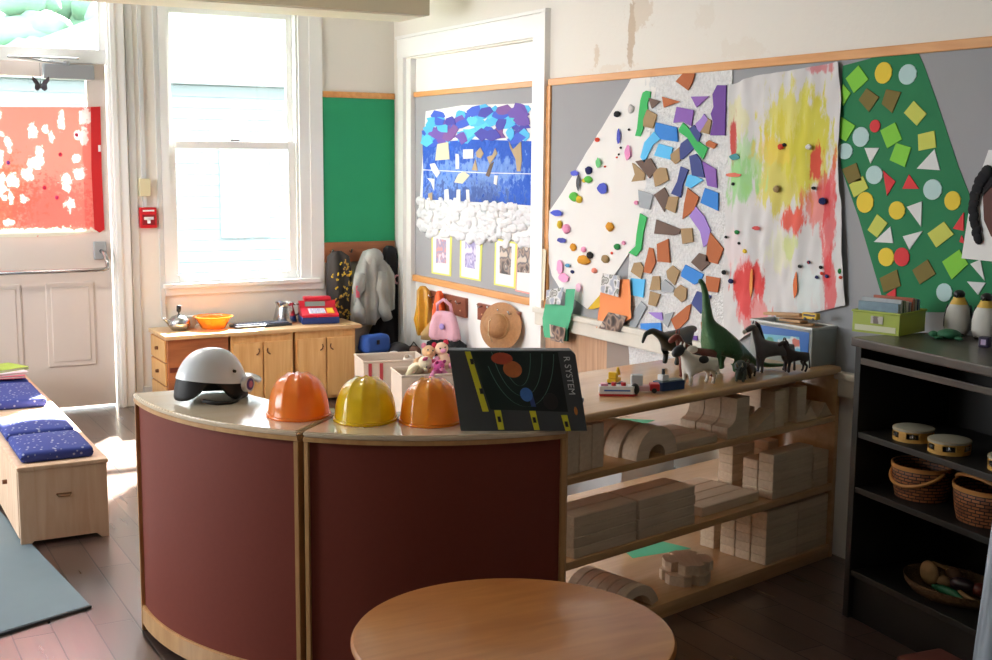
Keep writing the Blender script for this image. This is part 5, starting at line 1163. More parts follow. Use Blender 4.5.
def weave(name, a, b_, sc):
    m = bpy.data.materials.new(name); m.use_nodes = True; nt = m.node_tree; b = nt.nodes['Principled BSDF']; tc = nt.nodes.new('ShaderNodeTexCoord')
    br = nt.nodes.new('ShaderNodeTexBrick'); br.inputs['Scale'].default_value = 1; br.inputs['Brick Width'].default_value = 0.028; br.inputs['Row Height'].default_value = 0.011; br.inputs['Mortar Size'].default_value = 0.0018
    br.inputs['Color1'].default_value = lin(a); br.inputs['Color2'].default_value = lin(b_); br.inputs['Mortar'].default_value = lin('#1c120c')
    nt.links.new(tc.outputs['UV'], br.inputs['Vector']); nt.links.new(br.outputs['Color'], b.inputs['Base Color']); b.inputs['Roughness'].default_value = 0.6
    bp = nt.nodes.new('ShaderNodeBump'); bp.invert = True; bp.inputs['Distance'].default_value = 0.004; nt.links.new(br.outputs['Fac'], bp.inputs['Height']); nt.links.new(bp.outputs[0], b.inputs['Normal'])
    return m
m_weave = weave('basket_weave', '#a8683a', '#7c4526', 1)
m_band = wood('basket_band', '#b0753a', '#c48a4a', (8, 8, 40), 0.5)
def basket(s, v, rx, ry, h, label, flip, rz=0):
    t = thing('basket', label, 'basket', ct(s, v, 0.478), CA+R(rz), 'woven baskets in the black cabinet')
    bm = bmesh.new(); uv = bm.loops.layers.uv.new('UVMap'); n = 48; prof = [(0.86, 0.0), (0.93, h*0.3), (0.98, h*0.65), (1.0, h)]
    rings = [[bm.verts.new((rx*k*math.cos(q*2*math.pi/n), ry*k*math.sin(q*2*math.pi/n), z)) for q in range(n)] for k, z in prof]
    per = 2*math.pi*(rx+ry)/2
    for j in range(len(prof)-1):
        for q in range(n):
            f = bm.faces.new((rings[j][q], rings[j][(q+1) % n], rings[j+1][(q+1) % n], rings[j+1][q]))
            for lp, (uu, zz) in zip(f.loops, ((q, prof[j][1]), (q+1, prof[j][1]), (q+1, prof[j+1][1]), (q, prof[j+1][1]))): lp[uv].uv = (uu/n*per, zz)
    bm.faces.new(rings[0][::-1]); b = B(); b.bm.free(); b.bm = bm
    o_ = b.out('woven_body', m_weave, t, 60); md = o_.modifiers.new('solid', 'SOLIDIFY'); md.thickness = 0.004
    b = B().lathe([(1.02, h-0.014), (1.03, h), (0.97, h), (0.97, h-0.014), (1.02, h-0.014)], n=48); 
    for v_ in b.bm.verts: v_.co.x *= rx; v_.co.y *= ry
    b.out('rim_band', m_band, t, 60)
    b = B(); rows = []
    for i in range(25):
        a = math.pi*i/24; ln = rx*1.04
        if flip: p = Vector((ln*math.cos(a), -ry*1.05*math.sin(a)*0.9-0.004, h-0.012-0.055*math.sin(a)))
        else: p = Vector((ln*math.cos(a), -ry*0.5*math.sin(a)-0.01, h-0.010+0.042*math.sin(a)))
        rows.append(p)
    b.tube(rows, 0.006, 8); b.out('handle', m_band, t, 180)
    for s_ in (-1, 1): B().cyl((s_*rx*1.02, 0, h-0.012), (s_*rx*1.10, 0, h-0.012), 0.007, n=10).out('rivet', m_metal, t)
basket(0.215, 0.13, 0.105, 0.095, 0.115, 'brown woven basket with its handle folded to the front, left of two', True)
basket(0.515, 0.13, 0.115, 0.10, 0.115, 'brown woven basket with a pale band and handle, right of two', False)
# tray of play food on the bottom board
t = thing('wicker_tray', 'oval wicker tray of play food on the bottom cabinet board', 'tray', ct(0.345, 0.17, 0.1775), CA)
b = B().lathe([(0.0, 0.003), (0.85, 0.004), (0.96, 0.025), (1.0, 0.042), (1.02, 0.042), (0.99, 0.022), (0.88, 0.0), (0, 0.0)], n=56)
for v_ in b.bm.verts: v_.co.x *= 0.185; v_.co.y *= 0.13
b.out('tray', mat('wicker_brown', '#6d5232', 0.7, var=0.4, vscale=60, bump=0.8, bscale=150), t, 60)
TO = Vector(ct(0.345, 0.17, 0.1775)); TR = Matrix.Translation(TO) @ Matrix.Rotation(CA, 4, 'Z')
def food(name, label, cat, x, y, z, fn, m, rz=0):
    b = fn(B()); o_ = b.out(name, m, None, 180); o_.matrix_world = TR @ Matrix.Translation((x, y, z)) @ Matrix.Rotation(R(rz), 4, 'Z'); return tag(o_, label, cat, 'play food in the tray')
food('play_bread', 'round tan slice of play bread standing in the tray', 'play food', -0.075, -0.035, 0.05, lambda b: b.ell((0, 0, 0), (0.042, 0.016, 0.042)), mat('bread', '#9a7a50', 0.8, var=0.2, vscale=30))
food('play_bun', 'small tan play bun beside the round bread', 'play food', -0.02, -0.02, 0.035, lambda b: b.ell((0, 0, 0), (0.028, 0.022, 0.02)), mat('bun', '#8a6a44', 0.8))
food('play_cucumber', 'green play cucumber lying at the front of the tray', 'play food', 0.05, -0.07, 0.028, lambda b: b.tube([(-0.07, 0, 0), (-0.03, 0.006, 0.002), (0.03, 0.006, 0.002), (0.07, 0, 0)], [0.006, 0.014, 0.014, 0.006], 12), mat('cucumber', '#1f6a42', 0.5))
food('play_carrot', 'tan tapered play carrot at the right of the tray', 'play food', 0.11, -0.045, 0.03, lambda b: b.tube([(-0.04, 0, 0), (0.0, 0, 0), (0.045, 0, 0.006)], [0.011, 0.009, 0.003], 10), mat('carrot_tan', '#a07c4c', 0.6), -10)
food('play_potato', 'brown play potato at the back of the tray', 'play food', -0.04, 0.04, 0.042, lambda b: b.ell((0, 0, 0), (0.035, 0.026, 0.026)), mat('potato', '#6a4a30', 0.8))
food('play_aubergine', 'dark play aubergine in the middle of the tray', 'play food', 0.035, 0.005, 0.04, lambda b: b.ell((0, 0, 0), (0.045, 0.024, 0.024)), mat('aubergine', '#2c1c22', 0.35), 20)
food('play_stick', 'thin tan stick across the back left of the tray', 'play food', -0.10, 0.045, 0.052, lambda b: b.cyl((-0.05, 0, 0), (0.06, 0, 0.004), 0.006), mat('stick', '#86683c', 0.7))
food('play_tomato', 'red-brown play tomato at the rear right of the tray', 'play food', 0.085, 0.035, 0.036, lambda b: b.ell((0, 0, 0), (0.026, 0.026, 0.023)), mat('tomato', '#6a2c22', 0.4))

# on top of the cabinet
CT = 0.9985
t = thing('book_bin', 'lime green bin of small books on the black cabinet', 'book bin', (3.25, 2.96, CT), math.atan2(3.107-2.949, 3.203-3.25)-math.pi/2)
m_limeb = mat('lime_plastic', '#a3b33a', 0.4)
L_, D_, h = 0.175, 0.20, 0.075     # local y runs along the front face, x into the wall side
b = B().box((0, 0, 0), (D_, L_, 0.004)).box((0, 0, 0.0041), (0.004, L_, h)).box((D_-0.004, 0, 0.0041), (D_, L_, h)).box((0.0041, 0, 0.0041), (D_-0.0041, 0.004, h)).box((0.0041, L_-0.004, 0.0041), (D_-0.0041, L_, h))
b.out('tub', m_limeb, t)
B().tube([(-0.001, -0.001, h), (D_+0.001, -0.001, h), (D_+0.001, L_+0.001, h), (-0.001, L_+0.001, h)], 0.0045, 8, closed=True).out('rim', m_limeb, t, 40)
B().box((-0.002, 0.012, 0.008), (-0.0005, L_-0.01, 0.028)).out('label_strip', mat('label_cream', '#d5d7b4', 0.6), t)
B().box((-0.003, 0.06, 0.036), (-0.0005, 0.105, 0.062)).out('label_tag', blobmat('tag_print', '#c9c4b8', [('#6a5a58', 0, 0.085, 0.02, 0.01, 0.8)], ax=(0, 1), nscale=60), t)
BMAT = t.matrix_world.copy() if False else Matrix.Translation(t.location) @ Matrix.Rotation(t.rotation_euler.z, 4, 'Z')
bc = ['#6f8c9c', '#a9b0b4', '#5d7f58', '#d4d4cc', '#8c8f98', '#b0583c', '#9aa6a0', '#3c5a86']
for k in range(8):
    x = 0.012+0.022*k
    o_ = thing('picture_book', 'small picture book standing in the lime green bin, %s from the front' % (['first', 'second', 'third', 'fourth', 'fifth', 'sixth', 'seventh', 'eighth'][k]), 'book', BMAT @ Vector((x, L_/2, 0.0045)), t.rotation_euler.z, 'picture books in the green bin')
    hh = 0.105+0.012*((k*7) % 4)/3
    B().box((0, -0.075, 0), (0.002, 0.075, hh), 0.001).box((0.010, -0.075, 0), (0.012, 0.075, hh), 0.001).box((0.002, 0.073, 0), (0.010, 0.075, hh)).out('cover', mat('book_%d' % k, bc[k], 0.4, var=0.35, vscale=30), o_)
    B().box((0.0021, -0.073, 0.002), (0.0099, 0.0729, hh-0.003)).out('pages', mat('pages', '#dcd8cc', 0.8), o_)
def penguin(x, y, rz, label):
    t = thing('toy_penguin', label, 'toy penguin', (x, y, CT), R(rz), 'toy penguins')
    B().lathe([(0, 0), (0.034, 0.002), (0.043, 0.025), (0.044, 0.06), (0.038, 0.09), (0.026, 0.115), (0.018, 0.128), (0, 0.13)], sx=0.85, n=28).out('body', mat('penguin_white', '#cfccc4', 0.6), t, 60)
    b = B().lathe([(0.02, 0.002), (0.045, 0.02), (0.047, 0.06), (0.041, 0.092), (0.028, 0.118), (0.02, 0.128)], sx=0.86, n=28)
    bmesh.ops.delete(b.bm, geom=[f for f in b.bm.faces if f.calc_center_median().x < 0.004], context='FACES'); b.thick(0.002); b.out('back', m_blackplastic, t, 60)
    B().lathe([(0.030, 0.108), (0.0215, 0.124), (0.019, 0.132), (0.017, 0.132)], sx=0.88, n=24).out('collar', mat('penguin_yellow', '#d8b24a', 0.6), t, 60)
    hd = B().ell((0, 0, 0.142), (0.022, 0.020, 0.016)).out('head', m_blackplastic, t, 180)
    B().cyl((-0.016, 0, 0.14), (-0.044, 0, 0.134), 0.006, 0.001, 10).out('beak', m_blackplastic, hd, 180)
    for s in (-1, 1):
        B().ell((0.008, s*0.043, 0.065), (0.013, 0.005, 0.042), rot=(s*0.12, 0, 0)).out('flipper', m_blackplastic, t, 180)
        B().ell((-0.018, s*0.017, 0.005), (0.02, 0.011, 0.005)).out('foot', mat('penguin_foot', '#2c2420', 0.6), t, 180)
penguin(3.47, 2.90, 28, 'toy penguin with yellow collar next to the lime green bin'); penguin(3.475, 2.79, 20, 'toy penguin with yellow collar at the right edge of the photo')
t = thing('toy_turtle', 'green toy turtle lying in front of the penguins', 'toy turtle', (3.365, 2.845, CT), R(130))
m_tur = mat('turtle_green', '#2c6a48', 0.6, var=0.4, vscale=40)
B().ell((0, 0, 0.016), (0.04, 0.032, 0.018)).out('shell', m_tur, t, 180)
B().ell((0.05, 0, 0.014), (0.016, 0.012, 0.011)).out('head', m_tur, t, 180)
for sx in (-1, 1):
    for sy in (-1, 1): B().ell((sx*0.032, sy*0.034, 0.007), (0.018, 0.010, 0.006), rot=(0, 0, sx*sy*0.7)).out('flipper', m_tur, t, 180)
t = thing('toy_block', 'small dark purple toy cube with white print at the cabinet front edge', 'toy cube', (3.325, 2.665, CT), R(20))
B().box((-0.016, -0.016, 0), (0.016, 0.016, 0.034), 0.003).out('cube', mat('cube_purple', '#2a2140', 0.4), t); B().box((-0.0168, -0.008, 0.008), (-0.0155, 0.008, 0.026)).out('print', mat('cube_print', '#b9a8c8', 0.5), t)
# dusty red mat corner on the floor and the pale post at the right edge
t = thing('floor_cushion', 'dull red floor cushion in front of the black cabinet', 'cushion', (2.98, 2.38, 0), CA)
B().box((-0.20, -0.10, 0), (0.20, 0.10, 0.055), 0.02).out('cover', mat('dull_red', '#7a4034', 0.8, var=0.1, vscale=20), t, 60)
B().tube([(-0.19, -0.095, 0.028), (0.19, -0.095, 0.028), (0.19, 0.095, 0.028), (-0.19, 0.095, 0.028)], 0.006, 6, closed=True).out('piping', mat('dull_red_piping', '#5a2e26', 0.8), t)

# ------------------------------------------------------------------ toy kitchen counter under the window
m_knot = mat('handle_hole', '#6a3f22', 0.7)
ctop = thing('counter_top', 'pale wooden worktop across the play kitchen cupboards below the window', 'worktop', (2.48, 7.6, 0.475))
B().box((-0.645, -0.215, 0), (0.645, 0.215, 0.026), 0.006).out('board', wood('counter_board', '#d2a873', '#dfbb8c', (3, 30, 30), 0.35, coat=0.3), ctop, 40)
def unit(x0, x1, label, kind):
    t = thing('play_cupboard', label, 'cupboard', ((x0+x1)/2, 7.61, 0), group='play kitchen units below the window')
    w = (x1-x0)/2
    B().box((-w, -0.195, 0.02), (w, 0.20, 0.474), 0.004).out('carcass', m_pine if kind == 'door' else m_pinered, t)
    if kind == 'door':
        for s in (-1, 1):
            d = B().box((min(s*0.004, s*(w-0.012)), -0.212, 0.04), (max(s*0.004, s*(w-0.012)), -0.1955, 0.425), 0.004).out('door', m_pine, t)
            B().tube([(s*0.045, -0.2125, 0.345), (s*0.03, -0.214, 0.355), (s*0.025, -0.214, 0.37), (s*0.03, -0.2125, 0.385)], 0.004, 8).out('finger_pull', m_knot, d)
    else:
        for k in range(3):
            d = B().box((-w-0.012, -0.17, 0.04+0.145*k), (-w-0.0005, 0.18, 0.175+0.145*k), 0.004).out('drawer', m_pine, t)
            B().cyl((-w-0.0125, 0, 0.11+0.145*k), (-w-0.03, 0, 0.11+0.145*k), 0.012, 0.010, 12).out('knob', m_knot, d)
        B().box((-w+0.01, -0.2, 0.27), (w-0.01, -0.1955, 0.30), 0.002).out('dark_band', mat('dark_cherry', '#6e2f1e', 0.5), t)
unit(1.855, 2.235, 'reddish drawer unit at the left end below the window, drawers facing the door', 'drawer')
unit(2.25, 2.66, 'two-door pine play cupboard in the middle below the window', 'door')
unit(2.675, 3.09, 'two-door pine play cupboard at the right end below the window', 'door')
ZC = 0.5015
t = thing('toy_kettle', 'shiny metal toy kettle with a black upright handle on the counter', 'kettle', (1.985, 7.63, ZC))
B().lathe([(0, 0), (0.045, 0.0), (0.07, 0.03), (0.068, 0.06), (0.045, 0.085), (0.018, 0.095), (0, 0.097)], n=32).out('body', m_metal, t, 60)
B().tube([(0.0, 0, 0.094), (0.0, 0, 0.12), (0.003, 0, 0.155)], [0.012, 0.014, 0.016], 12).out('handle', m_blackplastic, t, 180)
B().tube([(-0.06, 0, 0.045), (-0.085, 0, 0.07), (-0.10, 0, 0.085)], [0.014, 0.010, 0.008], 10).out('spout', m_metal, t, 180)
t = thing('toy_cup', 'white toy cup lying behind the shiny kettle', 'cup', (2.07, 7.70, ZC), R(20))
B().lathe([(0, 0), (0.03, 0), (0.042, 0.03), (0.045, 0.075), (0.042, 0.075), (0.038, 0.03), (0.026, 0.004), (0, 0.004)], n=28).out('cup', m_white, t, 60)
B().tube([(0.043, 0, 0.06), (0.065, 0, 0.055), (0.065, 0, 0.03), (0.042, 0, 0.022)], 0.005, 8).out('handle', m_white, t, 180)
t = thing('bowl', 'orange see-through ribbed plastic bowl on the counter', 'bowl', (2.20, 7.62, ZC))
b = B().lathe([(0.0, 0.002), (0.07, 0.0), (0.075, 0.004), (0.105, 0.06), (0.118, 0.075), (0.122, 0.075), (0.122, 0.079), (0.115, 0.079), (0.100, 0.06), (0.07, 0.007), (0, 0.006)], n=64)
for v in b.bm.verts:
    if 0.01 < v.co.z < 0.07: k = 1+0.018*math.cos(16*math.atan2(v.co.y, v.co.x)); v.co.x *= k; v.co.y *= k
b.out('bowl', mat('amber_plastic', '#f0962a', 0.2, trans=0.2, coat=0.5), t, 60)
B().lathe([(0.122, 0.0755), (0.127, 0.0755), (0.127, 0.0785), (0.122, 0.0785)], n=64).out('rim', mat('amber_plastic', '#f0962a', 0.2), t, 60)
t = thing('keyboard', 'dark computer keyboard lying on the counter below the window', 'keyboard', (2.50, 7.58, ZC), R(3))
B().box((-0.19, -0.07, 0), (0.19, 0.07, 0.016), 0.005).out('case', mat('keyboard_case', '#30343e', 0.4), t, 40)
b = B()
for r_ in range(5):
    for c_ in range(16): b.box((-0.178+0.0223*c_, -0.056+0.0225*r_, 0.0161), (-0.160+0.0223*c_, -0.038+0.0225*r_, 0.024), 0.002, seg=1)
b.out('keys', mat('key_blue_grey', '#4a5468', 0.4), t)
t = thing('metal_jug', 'tall tapered brushed metal jug on the counter beside the red cash register', 'jug', (2.70, 7.68, ZC))
B().lathe([(0, 0), (0.078, 0), (0.08, 0.005), (0.058, 0.10), (0.055, 0.115), (0.066, 0.135), (0.062, 0.135), (0.052, 0.115), (0.055, 0.10), (0.074, 0.008), (0, 0.006)], n=48).out('body', m_metal, t, 60)
B().tube([(0.056, 0.0, 0.118), (0.105, 0.0, 0.115), (0.105, 0.0, 0.06), (0.07, 0.0, 0.04)], 0.007, 10).out('handle', m_metal, t, 180)
t = thing('cash_register', 'red and blue toy cash register on the right end of the counter', 'cash register', (2.905, 7.60, ZC), R(-12))
B().box((-0.125, -0.10, 0), (0.125, 0.10, 0.045), 0.01).out('drawer_base', mat('register_blue', '#243a78', 0.4), t, 40)
B().prism([(-0.1, 0.0455), (0.1, 0.0455), (0.1, 0.135), (0.045, 0.14), (0.03, 0.095), (-0.1, 0.06)], lambda u, v, w: Vector((w-0.12, u, v)), 0.24).out('housing', mat('register_red', '#c22236', 0.35), t)
B().box((-0.09, 0.03, 0.1405), (0.09, 0.10, 0.165), 0.008).out('top_hump', mat('register_red', '#c22236', 0.35), t, 40)
MS = Matrix.Translation((0, 0.0375, 0.118)) @ Matrix.Rotation(R(71), 4, 'X')
B().box((-0.085, -0.016, 0), (0.05, 0.016, 0.002), M=MS).out('display', mat('display_grey', '#8f9a94', 0.2), t)
MK = Matrix.Translation((0, -0.035, 0.0775)) @ Matrix.Rotation(R(15.1), 4, 'X')
kp = B().box((-0.07, -0.04, 0), (0.04, 0.045, 0.003), M=MK).out('key_panel', mat('register_white', '#e2e2e8', 0.4), t)
b = B()
for i in range(4):
    for j in range(4): b.box((-0.062+0.025*i, -0.034+0.019*j, 0.003), (-0.044+0.025*i, -0.020+0.019*j, 0.007), M=MK)
b.out('keys', mat('key_pale', '#c6cadc', 0.4), kp)
B().box((0.05, -0.04, 0), (0.095, 0.045, 0.004), M=MK).out('yellow_keys', mat('register_yellow', '#e8b43a', 0.4), t)

# ------------------------------------------------------------------ coats on the rail
def drape(name, label, cat, o, profile, depth, m, folds=5, seed=0, group=None, thick=0.006, front=(0, -1)):
    """hanging cloth: profile = [(z, halfwidth left, halfwidth right, bulge)] from top to bottom, front/back closed"""
    t = thing(name, label, cat, o, group=group)
    bm = bmesh.new(); n = 56; rings = []
    for (z, l, r, bul) in profile:
        ring = []
        for q in range(n):
            a = 2*math.pi*q/n; x = math.cos(a); y = math.sin(a)
            px = (r if x > 0 else l)*abs(x)**0.8*(1 if x > 0 else -1)
            fy = depth*bul*abs(y)**0.8*(1 if y > 0 else -1)
            if y < 0: fy += -0.012*bul*math.sin(folds*px/0.12*2+seed+z*3)-0.008*bul*mnoise.noise(Vector((px*20, z*6, seed)))
            ring.append(bm.verts.new((px+0.006*mnoise.noise(Vector((z*14, q*0.4, seed))), fy, z)))
        rings.append(ring)
    for A, Bq in zip(rings, rings[1:]):
        for q in range(n): bm.faces.new((A[q], A[(q+1) % n], Bq[(q+1) % n], Bq[q]))
    bm.faces.new(rings[0]); bm.faces.new(rings[-1][::-1])
    b = B(); b.bm.free(); b.bm = bm; b.out('cloth', m, t, 180)
    return t
m_hood = mat('grey_fleece', '#9fa19c', 0.9, bump=0.3, bscale=60)
t = drape('hooded_jacket', 'light grey hooded jacket hanging from the brown coat rail', 'jacket', (3.335, 7.715, 0.45),
      [(0.515, 0.01, 0.015, 0.4), (0.50, 0.05, 0.05, 0.8), (0.45, 0.075, 0.075, 1.0), (0.40, 0.095, 0.13, 1.0), (0.34, 0.12, 0.165, 1.0), (0.25, 0.13, 0.17, 1.05), (0.15, 0.145, 0.165, 1.1), (0.10, 0.15, 0.16, 1.05), (0.04, 0.15, 0.04, 1.0), (0.0, 0.14, -0.02, 0.8)], 0.075, m_hood, 5, 1.0)
B().tube([(-0.105, -0.06, 0.36), (-0.125, -0.075, 0.25), (-0.13, -0.08, 0.12), (-0.115, -0.075, 0.02)], [0.035, 0.042, 0.045, 0.04], 14).out('sleeve', m_hood, t, 180)
B().tube([(0.055, -0.055, 0.36), (0.04, -0.085, 0.24), (0.05, -0.095, 0.12), (0.085, -0.085, 0.04)], [0.035, 0.042, 0.042, 0.036], 14).out('sleeve', m_hood, t, 180)
b = B().ell((0.005, -0.035, 0.455), (0.07, 0.05, 0.07), rot=(0.2, 0, 0), n=20); b.out('hood', m_hood, t, 180)
B().box((-0.155, -0.106, 0.20), (-0.13, -0.1, 0.28), 0.004).out('pink_print', mat('pink_print', '#d8657e', 0.8), t)
t = drape('dark_jacket', 'black jacket with a pink round patch hanging at the corner end of the coat rail', 'jacket', (3.505, 7.785, 0.22),
      [(0.76, 0.02, 0.015, 0.5), (0.74, 0.04, 0.04, 0.9), (0.68, 0.05, 0.055, 1.0), (0.55, 0.06, 0.062, 1.0), (0.30, 0.08, 0.065, 1.1), (0.10, 0.18, 0.065, 1.1), (0.0, 0.19, 0.06, 0.9)], 0.045, mat('black_fleece', '#1c1c20', 0.85, bump=0.2, bscale=40), 4, 3.0)
B().tube([(0.03+0.020*math.cos(k*math.pi/10), -0.062, 0.53+0.028*math.sin(k*math.pi/10)) for k in range(20)], 0.007, 8, closed=True).out('patch_ring', mat('ring_pink', '#d8a4b0', 0.7), t, 180)
t = drape('patterned_coat', 'dark coat with small yellow flowers hanging at the window end of the rail', 'coat', (3.115, 7.78, 0.40),
      [(0.555, 0.03, 0.03, 0.6), (0.52, 0.07, 0.08, 0.9), (0.40, 0.078, 0.10, 1.0), (0.2, 0.078, 0.10, 1.1), (0.0, 0.07, 0.10, 1.0)], 0.045, mat('charcoal_cloth', '#3a3736', 0.9), 4, 2.0)
rr = random.Random(3)
for k in range(46):
    x, z = rr.uniform(-0.07, 0.09), rr.uniform(0.08, 0.50)
    b = B()
    for q in range(4): b.ell((x+rr.uniform(-.008, .008), -0.058-rr.uniform(0, .010), z+rr.uniform(-.010, .010)), (0.0042, 0.003, 0.007), rot=(0, rr.uniform(-1, 1), 0), n=8)
    b.out('flower_sprig', mat('sprig_gold', '#b8963e', 0.8) if k % 4 else mat('sprig_yellow', '#e0bc34', 0.8), t, 180)

# low black shelf with bags under the coats
t = thing('low_bench', 'dark low bench in the corner under the coats', 'bench', (3.31, 7.55, 0))
B().box((-0.21, -0.27, 0.22), (0.24, 0.24, 0.25), 0.005).out('board', m_blackplastic, t)
for s in (-0.2, 0.22): B().box((s-0.012, -0.26, 0), (s+0.012, 0.23, 0.2199)).out('side', m_blackplastic, t)
t = thing('bag', 'bright blue soft bag on the low dark bench under the coats', 'bag', (3.235, 7.43, 0.2505), R(8))
b = B().box((-0.10, -0.06, 0.05), (0.09, 0.06, 0.17), 0.03, seg=3)
for v in b.bm.verts: v.co += 0.012*mnoise.noise_vector(v.co*14)
b.out('body', mat('royal_blue_cloth', '#2a55a8', 0.7), t, 60); B().box((-0.02, -0.068, 0.11), (0.0, -0.056, 0.14), 0.003).out('buckle', m_blackplastic, t)
B().box((-0.09, -0.055, 0.0), (0.08, 0.055, 0.0495), 0.012).out('base', m_dark, t)
t = thing('bag', 'black soft bag with a white metal ring on the low dark bench', 'bag', (3.40, 7.40, 0.2505))
b = B().ell((0, 0, 0.055), (0.075, 0.07, 0.055), n=20)
for v in b.bm.verts: v.co += 0.012*mnoise.noise_vector(v.co*12); v.co.z = max(v.co.z, 0.001)
b.out('body', mat('black_nylon', '#202024', 0.6), t, 180)
B().tube([(-0.085+0.04*math.cos(k*math.pi/8), -0.09, 0.045+0.018*math.sin(k*math.pi/8)) for k in range(16)], 0.006, 8, closed=True).out('ring', m_white, t, 180)
t = thing('shoe_bag', 'brown crumpled bag at the corner end of the low bench', 'bag', (3.49, 7.36, 0.2505))
b = B().ell((0, 0, 0.04), (0.045, 0.06, 0.045), n=20)
for v in b.bm.verts: v.co += 0.014*mnoise.noise_vector(v.co*16); v.co.z = max(v.co.z, 0.001)
b.out('body', mat('brown_suede', '#6a4a3c', 0.8), t, 180); B().tube([(-0.03, 0, 0.075), (0, 0, 0.11), (0.03, 0, 0.075)], 0.005).out('handle', m_dark, t, 180)

# cream toy bins on the floor and the soft toys in the near one
m_canvas = mat('cream_canvas', '#d6c6b6', 0.85, bump=0.1, bscale=80)
def bin_(o, rz, w, d, h, label, trim):
    t = thing('canvas_bin', label, 'toy bin', o, R(rz), 'canvas toy bins in the corner')
    b = B().box((-w, -d, 0), (w, d, 0.006)).box((-w, -d, 0.0061), (-w+0.008, d, h)).box((w-0.008, -d, 0.0061), (w, d, h)).box((-w+0.0081, -d, 0.0061), (w-0.0081, -d+0.008, h)).box((-w+0.0081, d-0.008, 0.0061), (w-0.0081, d, h))
    b.out('tub', m_canvas, t)
    B().tube([(-w, -d, h), (w, -d, h), (w, d, h), (-w, d, h)], 0.007, 8, closed=True).out('rim', m_canvas, t, 40)
    if trim: 
        for x in (-w+0.03, -w+0.10): B().box((x, -d-0.003, 0.01), (x+0.02, -d-0.0005, h-0.01)).out('red_stripe', mat('stripe_red', '#b8434a', 0.8), t)
    return t
bin_((3.12, 6.92, 0), -12, 0.20, 0.15, 0.35, 'cream canvas bin with red stripes below the blue bag', True)
bin_((3.09, 6.32, 0), -12, 0.19, 0.14, 0.36, 'cream canvas bin full of soft toys behind the hard hats', False)
def plush(x, y, z, rz, cols, label, rot=(0, 0, 0), sc=1.0):
    t = thing('soft_toy', label, 'soft toy', (x, y, z), group='soft toys in the canvas bin', rot=(rot[0], rot[1], R(rz)))
    body, limb, acc = [mat('plush_'+c, c, 0.95, bump=0.4, bscale=120) for c in cols]
    B().ell((0, 0, 0.05*sc), (0.045*sc, 0.038*sc, 0.055*sc), n=18).out('body', body, t, 180)
    h = B().ell((0, 0, 0.125*sc), (0.042*sc, 0.040*sc, 0.038*sc), n=18).out('head', body, t, 180)
    for s in (-1, 1):
        B().ell((s*0.036*sc, 0, 0.155*sc), (0.016*sc, 0.009*sc, 0.018*sc), n=12).out('ear', acc, h, 180)
        B().ell((s*0.015*sc, -0.037*sc, 0.132*sc), (0.005*sc,)*3, n=8).out('eye', m_blackplastic, h, 180)
        B().tube([(s*0.035*sc, -0.01*sc, 0.08*sc), (s*0.07*sc, -0.03*sc, 0.055*sc), (s*0.08*sc, -0.045*sc, 0.03*sc)], [0.016*sc, 0.018*sc, 0.015*sc], 10).out('arm', limb, t, 180)
        B().tube([(s*0.025*sc, -0.01*sc, 0.02*sc), (s*0.045*sc, -0.06*sc, 0.012*sc), (s*0.05*sc, -0.095*sc, 0.016*sc)], [0.02*sc, 0.02*sc, 0.022*sc], 10).out('leg', limb, t, 180)
    B().ell((0, -0.038*sc, 0.115*sc), (0.018*sc, 0.014*sc, 0.013*sc), n=12).out('snout', limb, h, 180)
plush(2.97, 6.32, 0.35, 25, ('#ded6bc', '#cfc6a4', '#c8617c'), 'cream soft toy lying at the left of the canvas bin', (0.9, 0.3, 0))
plush(3.085, 6.345, 0.345, -15, ('#dcb68e', '#cda27a', '#d98aa0'), 'tan soft toy upright in the middle of the canvas bin', (-0.2, 0.2, 0))
plush(3.205, 6.32, 0.36, -10, ('#e8c8ac', '#e2a0c4', '#c2304a'), 'peach and pink soft toy at the right of the canvas bin', (-0.1, -0.2, 0))
plush(3.09, 6.235, 0.33, 10, ('#c8589a', '#e090bc', '#b04078'), 'pink soft toy low at the front of the canvas bin', (0.5, 0, 0), 0.75)
plush(3.16, 6.88, 0.27, 0, ('#d8cfc4', '#c8beb0', '#b8a898'), 'pale grey soft toy lying in the red-striped canvas bin', (0.8, 0.4, 0), 0.9)

# ------------------------------------------------------------------ hooks, dressing-up things and the straw hat on the white board
def rack(y0, y1, z0, z1, label, n):
    t = thing('hook_rack', label, 'hook rack', (3.603, (y0+y1)/2, z0))
    L_ = (y1-y0)/2
    B().box((-0.018, -L_, 0), (0.004, L_, z1-z0), 0.004).out('board', mat('red_brown_wood', '#7c3f26', 0.45, var=0.15, vscale=20), t)
    for k in range(n):
        y = -L_+(k+0.5)*2*L_/n
        B().tube([(-0.017, y, 0.09), (-0.045, y, 0.085), (-0.055, y, 0.105)], 0.005, 8).out('hook', m_metal, t, 180)
        B().ell((-0.02, y, 0.04), (0.005, 0.006, 0.006), n=8).out('peg', mat('peg_pale', '#d8b68c', 0.5), t, 180)
rack(6.80, 7.32, 0.585, 0.71, 'red-brown hook rack hung with dressing-up cloths and a pink bag', 4)
rack(6.13, 6.64, 0.595, 0.70, 'red-brown hook rack behind the straw hat', 4)
def drape_w(name, label, cat, o, profile, depth, m, folds, seed):
    t = drape(name, label, cat, o, profile, depth, m, folds, seed); t.rotation_euler = (0, 0, R(-62)); return t   # hangs on the right wall
